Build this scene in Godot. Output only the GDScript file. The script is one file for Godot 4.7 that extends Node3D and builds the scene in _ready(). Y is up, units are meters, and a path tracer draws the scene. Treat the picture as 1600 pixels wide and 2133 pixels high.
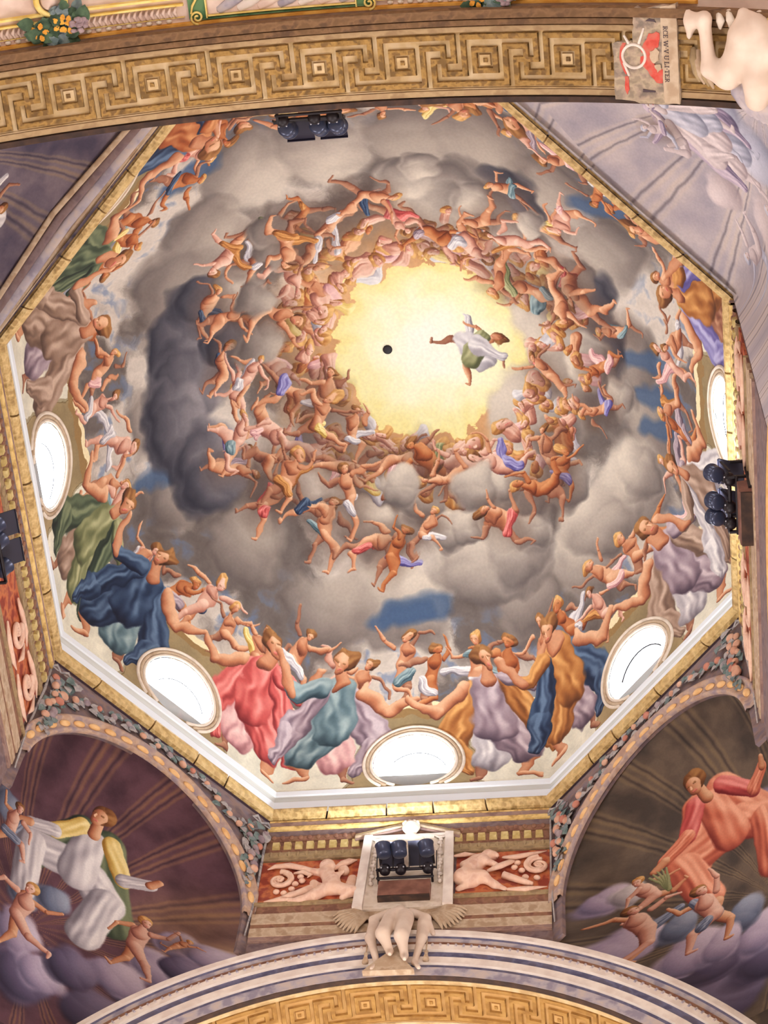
extends Node3D
# A painted octagonal church dome seen from the nave floor, looking up past the near crossing arch.
# Axes: x to the right, z towards the viewer, y up; the octagon is centred on x = z = 0. Floor at y = 0, eye at 1.6.

const EYE := 1.6
# octagon at the foot of the dome, (x, z), anticlockwise in the picture from lower left
const OCT := [Vector2(-2.06, -5.34), Vector2(2.06, -5.34), Vector2(4.92, -2.32), Vector2(4.92, 2.32), Vector2(2.06, 5.3), Vector2(-2.06, 5.3), Vector2(-4.86, 2.4), Vector2(-4.86, -2.4)]
const Y_CORNICE := 27.0 + EYE      # gold moulding / white cornice
const Y_DOME := 27.6 + EYE         # springing of the dome
const DOME_RISE := 4.26
const DOME_R := 5.18
const FAR_R := 4.82                # far, left and right arches
const FAR_CY := 18.1 + EYE
const FAR_EXT := 5.72
const NEAR_R := 8.9                # broad near arch
const NEAR_CY := 14.08 + EYE
const NEAR_Z := 6.2
const Y_RIM := 24.05 + EYE         # springing of the squinch arches

var M := {}                        # materials
var used := {}
var rng := RandomNumberGenerator.new()


func _ready() -> void:
	# ---------------------------------------------------------------- camera, sky, light, exposure
	var cam := Camera3D.new()
	cam.name = "camera"
	cam.fov = 26.603
	cam.near = 0.1
	cam.far = 200.0
	cam.transform = Transform3D(Basis(Vector3(0.99339, 0.05996, -0.09746), Vector3(0.06155, 0.42427, 0.90344), Vector3(0.09551, -0.90347, 0.41778)).orthonormalized(), Vector3(2.935, EYE, 11.954))
	add_child(cam)
	cam.make_current()
	var env := Environment.new()
	env.background_mode = Environment.BG_SKY
	var skym := ProceduralSkyMaterial.new()
	skym.sky_top_color = Color(0.93, 0.96, 1.0)
	skym.sky_horizon_color = Color(0.97, 0.98, 1.0)
	skym.ground_bottom_color = Color(0.6, 0.6, 0.6)
	skym.ground_horizon_color = Color(0.9, 0.9, 0.9)
	skym.sun_angle_max = 0.0
	skym.energy_multiplier = 16.0
	var sky := Sky.new()
	sky.sky_material = skym
	env.sky = sky
	env.tonemap_mode = Environment.TONE_MAPPER_LINEAR
	env.tonemap_exposure = 1.0
	env.sdfgi_enabled = true
	env.ssao_enabled = true
	env.ssil_enabled = true
	var we := WorldEnvironment.new()
	we.name = "world_environment"
	we.environment = env
	add_child(we)
	# light stands in for daylight: glowing windows added in nave, transepts and choir
	for w in ADDED_WINDOWS:
		added_window(w)

	make_materials()
	# ---------------------------------------------------------------- large structure
	build_shell()
	build_dome()
	build_cornice()
	for i in 8:
		build_window(i)
	build_squinches()
	build_walls()
	build_near_arch()
	build_nave_vault()
	# ---------------------------------------------------------------- things
	build_far_panel()
	build_keystone()
	build_friezes()
	build_garlands()
	build_racks()
	build_patch()
	build_stucco_nude()
	build_vault_ornament()


const DAY := Color(1.0, 0.965, 0.955)
# centre (y from the eye), facing (yaw), width, height, energy
const ADDED_WINDOWS := [
	[Vector3(-11.8, 9.0, 0.0), 1, 5.0, 9.0, 1.0],
	[Vector3(11.8, 9.0, 0.0), -1, 5.0, 9.0, 1.0],
	[Vector3(0.0, 9.0, -13.8), 0, 5.0, 9.0, 1.0],
	[Vector3(0.0, 8.0, 23.8), 2, 7.0, 10.0, 0.8],
]


func added_window(w: Array) -> void:
	var at: Vector3 = w[0] + Vector3(0, EYE, 0)
	var turn: float = {1: PI / 2, -1: -PI / 2, 0: 0.0, 2: PI}[w[1]]
	var n := base("window_%d" % (9 + ADDED_WINDOWS.find(w)), at, turn)
	tag(n, "added glowing window below the dome to light it, out of the picture", "window", "", "structure")
	var pm := StandardMaterial3D.new()
	pm.albedo_color = Color(0.9, 0.92, 0.95)
	pm.emission_enabled = true
	pm.emission = DAY
	pm.emission_energy_multiplier = 1.5
	var st := mb()
	box(st, Vector3(0, 0, 0.02), Vector3(w[2], w[3], 0.04))
	obj("pane", st, pm, n)
	var fm := StandardMaterial3D.new()
	fm.albedo_color = Color(0.45, 0.4, 0.34)
	st = mb()
	for s in [-1.0, 1.0]:
		box(st, Vector3(s * (w[2] / 2 + 0.1), 0, 0.1), Vector3(0.2, w[3] + 0.4, 0.24))
		box(st, Vector3(0, s * (w[3] / 2 + 0.1), 0.1), Vector3(w[2], 0.2, 0.24))
	obj("frame", st, fm, n)
	var l := AreaLight3D.new()
	l.name = "daylight"  # unseen area light added at the glowing pane
	l.area_size = Vector2(w[2], w[3])
	l.light_color = DAY
	l.light_energy = LIGHT * w[4]
	l.area_normalize_energy = true
	l.area_range = 80.0
	l.area_attenuation = 2.0
	l.shadow_enabled = true
	l.position = Vector3(0, 0, 0.08)
	l.rotation.y = PI
	n.add_child(l, true)

const LIGHT := 215.0

# ==================================================================== scene helpers

func numbered(called: String) -> String:
	var k: int = used.get(called, 0)
	used[called] = k + 1
	return called if k == 0 else "%s_%03d" % [called, k]


func base(called: String, at := Vector3.ZERO, turn := 0.0) -> Node3D:
	var o := Node3D.new()
	o.name = numbered(called)
	o.position = at
	o.rotation.y = turn
	add_child(o)
	return o


func tag(o: Node, label: String, category: String, group := "", kind := "") -> void:
	o.set_meta("label", label)
	if category:
		o.set_meta("category", category)
	if group:
		o.set_meta("group", group)
	if kind:
		o.set_meta("kind", kind)


func mb() -> SurfaceTool:
	var st := SurfaceTool.new()
	st.begin(Mesh.PRIMITIVE_TRIANGLES)
	st.set_smooth_group(-1)
	return st


func smooth() -> SurfaceTool:
	var st := SurfaceTool.new()
	st.begin(Mesh.PRIMITIVE_TRIANGLES)
	st.set_smooth_group(0)
	return st


func obj(called: String, st: SurfaceTool, m: Material, parent: Node, keep_normals := false) -> MeshInstance3D:
	if not keep_normals:
		st.index()
		st.generate_normals()
	var o := MeshInstance3D.new()
	o.name = called
	o.mesh = st.commit()
	o.material_override = m
	parent.add_child(o, true)
	return o


func same(called: String, mesh: Mesh, m: Material, parent: Node, xf: Transform3D) -> MeshInstance3D:
	var o := MeshInstance3D.new()
	o.name = called
	o.mesh = mesh
	o.material_override = m
	o.transform = xf
	parent.add_child(o, true)
	return o


func tri(st: SurfaceTool, a: Vector3, b: Vector3, c: Vector3) -> void:
	st.add_vertex(a)
	st.add_vertex(b)
	st.add_vertex(c)


func quad(st: SurfaceTool, a: Vector3, b: Vector3, c: Vector3, d: Vector3) -> void:
	tri(st, a, b, c)
	tri(st, a, c, d)


func hexa(st: SurfaceTool, p: Array) -> void:      # 8 corners: back 0 1 2 3 (x-,y- / x+,y- / x+,y+ / x-,y+), front 4 5 6 7; outward faces clockwise
	quad(st, p[4], p[7], p[6], p[5])
	quad(st, p[0], p[1], p[2], p[3])
	quad(st, p[0], p[3], p[7], p[4])
	quad(st, p[1], p[5], p[6], p[2])
	quad(st, p[3], p[2], p[6], p[7])
	quad(st, p[0], p[4], p[5], p[1])


func box(st: SurfaceTool, c: Vector3, s: Vector3, bev := 0.0, b := Basis.IDENTITY) -> void:   # bev narrows the front (z+) face
	var h := s / 2
	var p := []
	for k in 8:
		var f := 1.0 if k > 3 else 0.0
		var x: float = [-1, 1, 1, -1][k % 4] * (h.x - bev * f)
		var y: float = [-1, -1, 1, 1][k % 4] * (h.y - bev * f)
		p.append(c + b * Vector3(x, y, (h.z if k > 3 else -h.z)))
	hexa(st, p)


func slab(st: SurfaceTool, poly: PackedVector2Array, z0: float, z1: float) -> void:    # polygon in x,y made thick along z
	var t := Geometry2D.triangulate_polygon(poly)
	for i in range(0, t.size(), 3):
		var a := poly[t[i]]
		var b := poly[t[i + 1]]
		var c := poly[t[i + 2]]
		if (b - a).cross(c - a) > 0:
			var q := b
			b = c
			c = q
		tri(st, Vector3(a.x, a.y, z1), Vector3(b.x, b.y, z1), Vector3(c.x, c.y, z1))
		tri(st, Vector3(a.x, a.y, z0), Vector3(c.x, c.y, z0), Vector3(b.x, b.y, z0))
	for i in poly.size():
		var a := poly[i]
		var b := poly[(i + 1) % poly.size()]
		quad(st, Vector3(a.x, a.y, z0), Vector3(b.x, b.y, z0), Vector3(b.x, b.y, z1), Vector3(a.x, a.y, z1))


func tube(st: SurfaceTool, pts: Array, radii: Array, n := 8, flat := Vector3.ZERO, squash := 1.0) -> void:   # round bar through points, capped; squash flattens it along the direction flat
	var rings := []
	for i in pts.size():
		var d: Vector3 = (pts[mini(i + 1, pts.size() - 1)] - pts[maxi(i - 1, 0)]).normalized()
		var u := d.cross(Vector3(0.31, 0.2, 0.93)).normalized()
		if u.length() < 0.5:
			u = d.cross(Vector3.UP).normalized()
		var v := d.cross(u)
		var ring := []
		var rr: float = radii[mini(i, radii.size() - 1)]
		for k in n:
			var a := TAU * k / n
			var off := (u * cos(a) + v * sin(a)) * rr
			if squash != 1.0:
				off -= flat * off.dot(flat) * (1.0 - squash)
			ring.append(pts[i] + off)
		rings.append(ring)
	for i in rings.size() - 1:
		for k in n:
			var k2 := (k + 1) % n
			quad(st, rings[i][k], rings[i][k2], rings[i + 1][k2], rings[i + 1][k])
	for e in [0, rings.size() - 1]:
		var d: Vector3 = pts[1] - pts[0] if e == 0 else pts[e - 1] - pts[e]
		var tip: Vector3 = pts[e] - d.normalized() * radii[mini(e, radii.size() - 1)] * 0.5
		for k in n:
			if e == 0:
				tri(st, tip, rings[e][(k + 1) % n], rings[e][k])
			else:
				tri(st, tip, rings[e][k], rings[e][(k + 1) % n])


func ball(st: SurfaceTool, c: Vector3, r: Vector3, b := Basis.IDENTITY, n := 10, m := 6) -> void:
	for j in m:
		for k in n:
			var p := []
			for q in [[0, 0], [1, 0], [1, 1], [0, 1]]:
				var a: float = TAU * (k + q[0]) / n
				var e: float = PI * (float(j + q[1]) / m - 0.5)
				p.append(c + b * (r * Vector3(cos(e) * cos(a), sin(e), cos(e) * sin(a))))
			if j == 0:
				tri(st, p[0], p[3], p[2])
			elif j == m - 1:
				tri(st, p[0], p[2], p[1])
			else:
				quad(st, p[0], p[3], p[2], p[1])


func lathe(st: SurfaceTool, prof: Array, b: Transform3D, n := 16) -> void:      # profile of (radius, height) turned about y
	for i in prof.size() - 1:
		for k in n:
			var p := []
			for q in [[0, 0], [0, 1], [1, 1], [1, 0]]:
				var a: float = TAU * (k + q[1]) / n
				var v: Vector2 = prof[i + q[0]]
				p.append(b * Vector3(v.x * cos(a), v.y, v.x * sin(a)))
			quad(st, p[0], p[1], p[2], p[3])


func arc_sweep(st: SurfaceTool, cy: float, prof: Array, a0: float, a1: float, n: int) -> void:     # profile of (radius, z) swept about the axis x = 0, y = cy; angle from the crown
	for i in n:
		for j in prof.size() - 1:
			var p := []
			for q in [[0, 0], [1, 0], [1, 1], [0, 1]]:
				var a: float = lerpf(a0, a1, float(i + q[0]) / n)
				var v: Vector2 = prof[j + q[1]]
				p.append(Vector3(v.x * sin(a), cy + v.x * cos(a), v.y))
			quad(st, p[0], p[1], p[2], p[3])


func arc_bar(st: SurfaceTool, cy: float, r: float, s0: float, s1: float, z0: float, z1: float, h: float, bev: float) -> void:
	# a bar lying on the underside of an arch: s along the arch, z across it, standing h proud
	var n := maxi(1, int(ceil((s1 - s0) / 0.16)))
	var at := func(s: float, z: float, up: float) -> Vector3:
		return Vector3((r - up) * sin(s / r), cy + (r - up) * cos(s / r), z)
	for i in n:
		var a := lerpf(s0, s1, float(i) / n)
		var b := lerpf(s0, s1, float(i + 1) / n)
		var ta := a + (bev if i == 0 else 0.0)
		var tb := b - (bev if i == n - 1 else 0.0)
		var p := [at.call(a, z0, -0.01), at.call(b, z0, -0.01), at.call(b, z1, -0.01), at.call(a, z1, -0.01), at.call(ta, z0 + bev, h), at.call(tb, z0 + bev, h), at.call(tb, z1 - bev, h), at.call(ta, z1 - bev, h)]
		quad(st, p[4], p[7], p[6], p[5])
		quad(st, p[0], p[4], p[5], p[1])
		quad(st, p[3], p[2], p[6], p[7])
		if i == 0:
			quad(st, p[0], p[3], p[7], p[4])
		if i == n - 1:
			quad(st, p[1], p[5], p[6], p[2])


func blend_body(bones: Array, cell: float, k: float, flat := 1.0) -> SurfaceTool:
	# one continuous skin round tapered bones [a, ra, b, rb]: smooth union of their distances, meshed as surface nets; flat < 1 presses it towards z = 0
	var lo := Vector3(1e9, 1e9, 1e9)
	var hi := -lo
	for b in bones:
		var r := Vector3.ONE * (maxf(b[1], b[3]) + 2.5 * cell)
		lo = lo.min((b[0] as Vector3).min(b[2]) - r)
		hi = hi.max((b[0] as Vector3).max(b[2]) + r)
	var nx := int((hi.x - lo.x) / cell) + 2
	var ny := int((hi.y - lo.y) / cell) + 2
	var nz := int((hi.z - lo.z) / cell) + 2
	var f := PackedFloat32Array()
	f.resize(nx * ny * nz)
	for b in bones:
		var a: Vector3 = b[0]
		var d: Vector3 = b[2] - a
		var l2 := maxf(d.length_squared(), 1e-9)
		var ra: float = b[1]
		var rb: float = b[3]
		var r := Vector3.ONE * (maxf(ra, rb) + 3.0 / k)
		var i0 := ((a.min(b[2]) - r - lo) / cell).floor()
		var i1 := ((a.max(b[2]) + r - lo) / cell).ceil()
		for z in range(maxi(0, int(i0.z)), mini(nz, int(i1.z) + 1)):
			for y in range(maxi(0, int(i0.y)), mini(ny, int(i1.y) + 1)):
				for x in range(maxi(0, int(i0.x)), mini(nx, int(i1.x) + 1)):
					var p := lo + Vector3(x, y, z) * cell - a
					var t := clampf(p.dot(d) / l2, 0.0, 1.0)
					var q := (p - d * t).length() - lerpf(ra, rb, t)
					if q * k < 3.0:
						f[(z * ny + y) * nx + x] += exp(-k * q)
	var st := smooth()
	var ids := {}
	var count := 0
	var sx := 1
	var sy := nx
	var sz := nx * ny
	var corner := [0, sx, sy, sx + sy, sz, sx + sz, sy + sz, sx + sy + sz]
	var cpos := [Vector3(0, 0, 0), Vector3(1, 0, 0), Vector3(0, 1, 0), Vector3(1, 1, 0), Vector3(0, 0, 1), Vector3(1, 0, 1), Vector3(0, 1, 1), Vector3(1, 1, 1)]
	var edges := [[0, 1], [2, 3], [4, 5], [6, 7], [0, 2], [1, 3], [4, 6], [5, 7], [0, 4], [1, 5], [2, 6], [3, 7]]
	for z in nz - 1:
		for y in ny - 1:
			var row := (z * ny + y) * nx
			for x in nx - 1:
				var o := row + x
				var inside := 0
				for c in 8:
					if f[o + corner[c]] >= 1.0:
						inside += 1
				if inside == 0 or inside == 8:
					continue
				var sum := Vector3.ZERO
				var m := 0
				for e in edges:
					var va := log(f[o + corner[e[0]]] + 1e-4)
					var vb := log(f[o + corner[e[1]]] + 1e-4)
					if (va >= 0.0) != (vb >= 0.0):
						sum += (cpos[e[0]] as Vector3).lerp(cpos[e[1]], va / (va - vb))
						m += 1
				var v := lo + (Vector3(x, y, z) + sum / m) * cell
				v.z *= flat
				st.add_vertex(v)
				ids[o] = count
				count += 1
	for o in ids:
		var ins: bool = f[o] >= 1.0
		for ax in 3:
			var s: int = [sx, sy, sz][ax]
			var u: int = [sy, sz, sx][ax]
			var w: int = [sz, sx, sy][ax]
			if (f[o + s] >= 1.0) != ins and ids.has(o - u) and ids.has(o - w) and ids.has(o - u - w):
				var q := [ids[o], ids[o - u], ids[o - u - w], ids[o - w]]
				if not ins:
					q.reverse()
				for t in [0, 2, 1, 0, 3, 2]:
					st.add_index(q[t])
	st.generate_normals()
	return st

# ==================================================================== materials

func plain(c: Color, rough := 0.85, metal := 0.0) -> StandardMaterial3D:
	var m := StandardMaterial3D.new()
	m.albedo_color = c
	m.roughness = rough
	m.metallic = metal
	return m


func worn(cols: Array, scale: float, rough := 0.85, sd := 1, relief := 0.0, metal := 0.0) -> StandardMaterial3D:
	# colour that wanders between the given tones, laid on in world space
	var noise := FastNoiseLite.new()
	noise.seed = sd
	noise.noise_type = FastNoiseLite.TYPE_SIMPLEX
	noise.frequency = 0.012
	noise.fractal_octaves = 5
	var g := Gradient.new()
	var off := PackedFloat32Array()
	var cc := PackedColorArray()
	for i in cols.size():
		off.append(0.22 + 0.56 * float(i) / maxf(1.0, cols.size() - 1))
		cc.append(cols[i])
	g.offsets = off
	g.colors = cc
	var n := 256
	var src := noise.get_seamless_image(n, n)
	var img := Image.create(n, n, false, Image.FORMAT_RGB8)
	for y in n:
		for x in n:
			img.set_pixel(x, y, g.sample(src.get_pixel(x, y).r))
	var m := plain(Color.WHITE, rough, metal)
	m.albedo_texture = ImageTexture.create_from_image(img)
	m.uv1_triplanar = true
	m.uv1_world_triplanar = true
	m.uv1_scale = Vector3.ONE * scale
	if relief > 0.0:
		var bump := src.duplicate()
		bump.convert(Image.FORMAT_RGBA8)
		bump.bump_map_to_normal_map(4.0)
		m.normal_enabled = true
		m.normal_scale = relief
		m.normal_texture = ImageTexture.create_from_image(bump)
	return m


func rgb(r: int, g: int, b: int) -> Color:
	return Color8(r, g, b)


func make_materials() -> void:
	M.white = plain(rgb(238, 243, 248), 0.7)
	M.shaded_cove = plain(rgb(206, 206, 202), 0.8)  # soft shade of the recess put into a greyer colour
	M.gap = plain(rgb(52, 30, 44), 0.9)
	M.gilt = worn([rgb(162, 130, 76), rgb(208, 174, 112), rgb(228, 200, 142), rgb(190, 154, 96)], 1.3, 0.55, 3, 0.4)
	M.gold = worn([rgb(178, 138, 76), rgb(228, 192, 116), rgb(240, 210, 140)], 1.6, 0.6, 4, 0.3)
	M.mauve = worn([rgb(134, 104, 96), rgb(166, 134, 120), rgb(150, 124, 118)], 1.0, 0.9, 5)
	M.slate = worn([rgb(112, 92, 96), rgb(136, 116, 116), rgb(124, 100, 96)], 0.9, 0.9, 6)
	M.redbrown = worn([rgb(126, 86, 70), rgb(156, 112, 90), rgb(140, 104, 78)], 1.2, 0.9, 7)
	M.olive = worn([rgb(146, 122, 90), rgb(176, 152, 112), rgb(160, 136, 104)], 1.1, 0.9, 8)
	M.beige = worn([rgb(174, 146, 118), rgb(204, 182, 156), rgb(188, 162, 134)], 0.9, 0.9, 9)
	M.dentil = worn([rgb(196, 170, 104), rgb(226, 206, 146)], 1.4, 0.85, 10)
	M.red = worn([rgb(150, 62, 44), rgb(198, 104, 66), rgb(208, 126, 78), rgb(160, 76, 62)], 0.7, 0.9, 11)
	M.relief = worn([rgb(222, 176, 152), rgb(240, 206, 184), rgb(232, 190, 162)], 1.2, 0.8, 12)
	M.stone = worn([rgb(214, 196, 176), rgb(236, 222, 206), rgb(226, 210, 190)], 0.9, 0.85, 13)
	M.flesh = worn([rgb(216, 192, 172), rgb(232, 212, 194)], 0.8, 0.75, 14)
	M.lavender = worn([rgb(150, 142, 156), rgb(184, 174, 180), rgb(200, 184, 176)], 0.9, 0.9, 15)
	M.whiteband = worn([rgb(222, 206, 194), rgb(240, 228, 216)], 0.8, 0.85, 16)
	M.blueband = worn([rgb(84, 82, 110), rgb(110, 108, 136), rgb(98, 92, 112)], 0.9, 0.9, 17)
	M.brown = worn([rgb(92, 66, 44), rgb(132, 98, 66), rgb(112, 82, 52)], 1.2, 0.85, 18)
	M.darkbrown = worn([rgb(48, 32, 26), rgb(76, 52, 38)], 1.2, 0.8, 19)  # dark brown, carries the shade under the near arch moulding
	M.soffit = worn([rgb(176, 144, 98), rgb(204, 174, 126), rgb(214, 188, 148)], 0.8, 0.85, 20, 0.3)
	M.key = worn([rgb(104, 76, 36), rgb(148, 112, 56), rgb(170, 132, 70), rgb(120, 88, 46)], 1.5, 0.8, 21, 0.5)
	M.keyfar = worn([rgb(142, 100, 44), rgb(168, 124, 60), rgb(180, 138, 74)], 1.2, 0.8, 22, 0.3)
	M.sofffar = worn([rgb(184, 140, 80), rgb(200, 158, 98)], 1.0, 0.85, 23)
	M.fillet = worn([rgb(148, 118, 84), rgb(178, 150, 110), rgb(164, 134, 98)], 0.9, 0.85, 24)
	M.spandrel = worn([rgb(104, 88, 92), rgb(142, 116, 106), rgb(122, 108, 118)], 0.9, 0.9, 25)
	M.egg = worn([rgb(228, 172, 108), rgb(246, 206, 150)], 1.3, 0.8, 26)
	M.rim = worn([rgb(176, 140, 118), rgb(206, 176, 152), rgb(156, 140, 148)], 1.0, 0.85, 27)
	M.leaf = worn([rgb(84, 104, 102), rgb(134, 148, 142), rgb(104, 116, 124)], 1.5, 0.8, 28)
	M.leafgrey = worn([rgb(136, 132, 136), rgb(190, 182, 176), rgb(160, 152, 152)], 1.5, 0.8, 29)
	M.fruit = worn([rgb(204, 150, 124), rgb(226, 184, 158)], 1.2, 0.7, 30)
	M.fruitred = worn([rgb(188, 116, 96), rgb(212, 146, 124)], 1.2, 0.7, 31)
	M.plum = worn([rgb(138, 120, 130), rgb(178, 160, 158)], 1.2, 0.7, 32)
	M.iron = plain(rgb(28, 20, 26), 0.45, 0.3)
	M.plate = plain(rgb(38, 34, 52), 0.5, 0.2)
	M.lampblue = plain(rgb(66, 72, 96), 0.28, 0.35)
	M.lens = plain(rgb(30, 26, 40), 0.1, 0.2)
	var glow := plain(rgb(240, 240, 250), 0.4)
	glow.emission_enabled = true
	glow.emission = Color(1.0, 0.97, 0.98)
	glow.emission_energy_multiplier = 1.5
	M.lampglow = glow  # glow added to the lenses of the lamps switched on
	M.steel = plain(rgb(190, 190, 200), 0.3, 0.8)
	M.cabinet = worn([rgb(112, 70, 56), rgb(140, 94, 78)], 1.0, 0.6, 33)
	M.outer = plain(rgb(212, 208, 202), 0.9)
	M.paving = plain(rgb(188, 190, 194), 0.8)
	M.plaster = worn([rgb(150, 134, 114), rgb(190, 170, 142), rgb(172, 150, 132), rgb(130, 116, 104)], 1.4, 0.95, 34, 0.8)
	M.emblemred = worn([rgb(196, 70, 58), rgb(214, 92, 78), rgb(200, 110, 94)], 2.0, 0.95, 35, 0.5)
	M.ink = plain(rgb(84, 70, 74), 0.95)
	M.green = worn([rgb(62, 104, 66), rgb(102, 138, 92)], 1.1, 0.85, 36)
	M.yellow = worn([rgb(230, 194, 96), rgb(246, 222, 140)], 1.2, 0.75, 37)
	M.orange = worn([rgb(206, 140, 50), rgb(230, 172, 80)], 1.1, 0.8, 38)
	M.pinkish = worn([rgb(214, 184, 168), rgb(236, 212, 196)], 0.8, 0.9, 39)
	M.darkleaf = worn([rgb(44, 64, 46), rgb(86, 110, 80)], 1.6, 0.8, 40)
	M.flower = worn([rgb(206, 132, 36), rgb(236, 178, 66)], 1.5, 0.8, 41)
	M.grape = worn([rgb(140, 118, 124), rgb(180, 156, 156)], 1.5, 0.8, 42)
	var gl := StandardMaterial3D.new()
	gl.albedo_color = Color(0.95, 0.97, 1.0, 0.08)
	gl.transparency = BaseMaterial3D.TRANSPARENCY_ALPHA
	gl.roughness = 0.0
	M.glass = gl


# ==================================================================== fresco painter (flat pigment on plaster)

class Canvas:
	var w: int
	var h: int
	var d: PackedByteArray

	func _init(width: int, height: int) -> void:
		w = width
		h = height
		d.resize(w * h * 3)

	func double() -> void:
		var img := image()
		img.resize(w * 2, h * 2, Image.INTERPOLATE_CUBIC)
		w *= 2
		h *= 2
		d = img.get_data()

	# the unsteady hand: shift every point a little by slow noise, then lay plaster grain over it
	func finish(sd: int, amount: float) -> void:
		var n := FastNoiseLite.new()
		n.frequency = 0.014
		n.fractal_octaves = 2
		n.seed = sd
		var wx := n.get_image(w, h, false, false, false).get_data()
		n.seed = sd + 1
		var wy := n.get_image(w, h, false, false, false).get_data()
		n.seed = sd + 2
		n.frequency = 0.11
		n.fractal_octaves = 4
		var gr := n.get_image(w, h, false, false, false).get_data()
		var o := PackedByteArray()
		o.resize(w * h * 3)
		var am := amount / 64.0
		for y in h:
			for x in w:
				var i := y * w + x
				var sx := clampi(x + int((wx[i] - 128) * am), 0, w - 1)
				var sy := clampi(y + int((wy[i] - 128) * am), 0, h - 1)
				var j := (sy * w + sx) * 3
				var g := 0.96 + gr[i] * 0.00032
				i *= 3
				o[i] = mini(255, int(d[j] * g))
				o[i + 1] = mini(255, int(d[j + 1] * g))
				o[i + 2] = mini(255, int(d[j + 2] * g))
		d = o

	func image() -> Image:
		return Image.create_from_data(w, h, false, Image.FORMAT_RGB8, d)

	# a brush mark modelled like a tapered limb from a to b; ramp = dark, middle, light; fold puts drapery folds along it
	func limb(a: Vector2, ar: float, b: Vector2, br: float, rp: PackedFloat32Array, l: Vector3, fa := 0.0, fn := 9.0, fp := 0.0, al := 1.0, edge := 1.2) -> void:
		var m := maxf(ar, br)
		var x0 := maxi(0, int(minf(a.x - m, b.x - m)))
		var x1 := mini(w - 1, int(maxf(a.x + m, b.x + m)) + 1)
		var y0 := maxi(0, int(minf(a.y - m, b.y - m)))
		var y1 := mini(h - 1, int(maxf(a.y + m, b.y + m)) + 1)
		var dx := b.x - a.x
		var dy := b.y - a.y
		var l2 := dx * dx + dy * dy
		var inv := 1.0 / maxf(l2, 0.001)
		var il := 1.0 / maxf(sqrt(l2), 0.001)
		var lx := l.x
		var ly := l.y
		var lz := l.z
		var dr := br - ar
		for y in range(y0, y1 + 1):
			var py := y - a.y
			for x in range(x0, x1 + 1):
				var px := x - a.x
				var t := clampf((px * dx + py * dy) * inv, 0.0, 1.0)
				var qx := px - dx * t
				var qy := py - dy * t
				var r := ar + dr * t
				var q2 := (qx * qx + qy * qy) / (r * r)
				if q2 >= 1.0:
					continue
				var s := (qx * lx + qy * ly) / r + sqrt(1.0 - q2) * lz
				if fa > 0.0:
					var ac := (qy * dx - qx * dy) * il / r
					s += fa * (0.55 * sin(ac * fn * 0.7 + fp + t * 3.1 + 0.8 * sin(t * 5.0 + fp)) + 0.45 * sin(ac * fn * 1.5 - fp * 1.7 - t * 4.0)) * (1.15 - q2)
				var v := clampf((s + 0.42) * 0.72, 0.0, 1.0)
				var k := clampf((1.0 - sqrt(q2)) * r / maxf(edge, r * 0.1), 0.0, 1.0) * al
				var i := (y * w + x) * 3
				var c0 := 0
				var u := v * 2.0
				if v >= 0.5:
					c0 = 3
					u -= 1.0
				for c in 3:
					var o := rp[c0 + c] + (rp[c0 + c + 3] - rp[c0 + c]) * u
					d[i + c] = int(d[i + c] + (o - d[i + c]) * k)


func ramp(n: String) -> PackedFloat32Array:
	return PackedFloat32Array(RAMPS[n])

const RAMPS := {
	"skin": [96, 44, 30, 186, 116, 80, 240, 196, 158],
	"amber": [82, 32, 16, 164, 86, 46, 222, 158, 106],
	"rosy": [112, 58, 50, 196, 134, 112, 246, 212, 190],
	"shadow": [66, 34, 28, 140, 84, 62, 200, 150, 118],
	"hair": [52, 26, 14, 116, 70, 38, 176, 124, 74],
	"fair": [112, 64, 30, 184, 124, 66, 232, 186, 120],
	"cloud": [92, 82, 80, 156, 143, 134, 222, 208, 190],
	"storm": [34, 34, 46, 84, 80, 88, 150, 142, 144],
	"smoke": [80, 70, 68, 134, 121, 114, 188, 174, 160],
	"red": [112, 28, 32, 196, 82, 78, 240, 152, 142],
	"pink": [140, 84, 90, 214, 160, 158, 248, 214, 204],
	"teal": [36, 54, 64, 96, 120, 128, 168, 186, 186],
	"navy": [14, 18, 40, 38, 54, 82, 100, 122, 150],
	"green": [22, 28, 24, 62, 74, 56, 130, 138, 104],
	"moss": [58, 62, 40, 120, 122, 82, 190, 186, 140],
	"taupe": [84, 62, 52, 148, 118, 100, 204, 176, 156],
	"mauve": [76, 60, 74, 146, 124, 134, 208, 190, 194],
	"ochre": [88, 46, 20, 166, 102, 50, 224, 166, 100],
	"pale": [112, 104, 112, 184, 176, 180, 240, 234, 230],
	"violet": [58, 48, 104, 118, 108, 168, 182, 176, 212],
	"yellow": [150, 106, 36, 222, 190, 108, 252, 234, 172],
	"slate": [52, 56, 74, 104, 112, 134, 166, 172, 188],
	"faint": [150, 134, 140, 200, 186, 188, 240, 228, 228],  # paler tones, glare on the upper right corner put into them
	"faintblue": [128, 130, 150, 176, 178, 196, 224, 224, 236],
	"lilac": [92, 84, 110, 166, 150, 174, 220, 206, 218],
	"coral": [124, 46, 38, 206, 112, 84, 246, 180, 148],
	"umber": [52, 36, 32, 84, 62, 54, 120, 94, 80],
	"dusk": [40, 34, 54, 88, 78, 104, 150, 136, 160],
}


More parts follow.
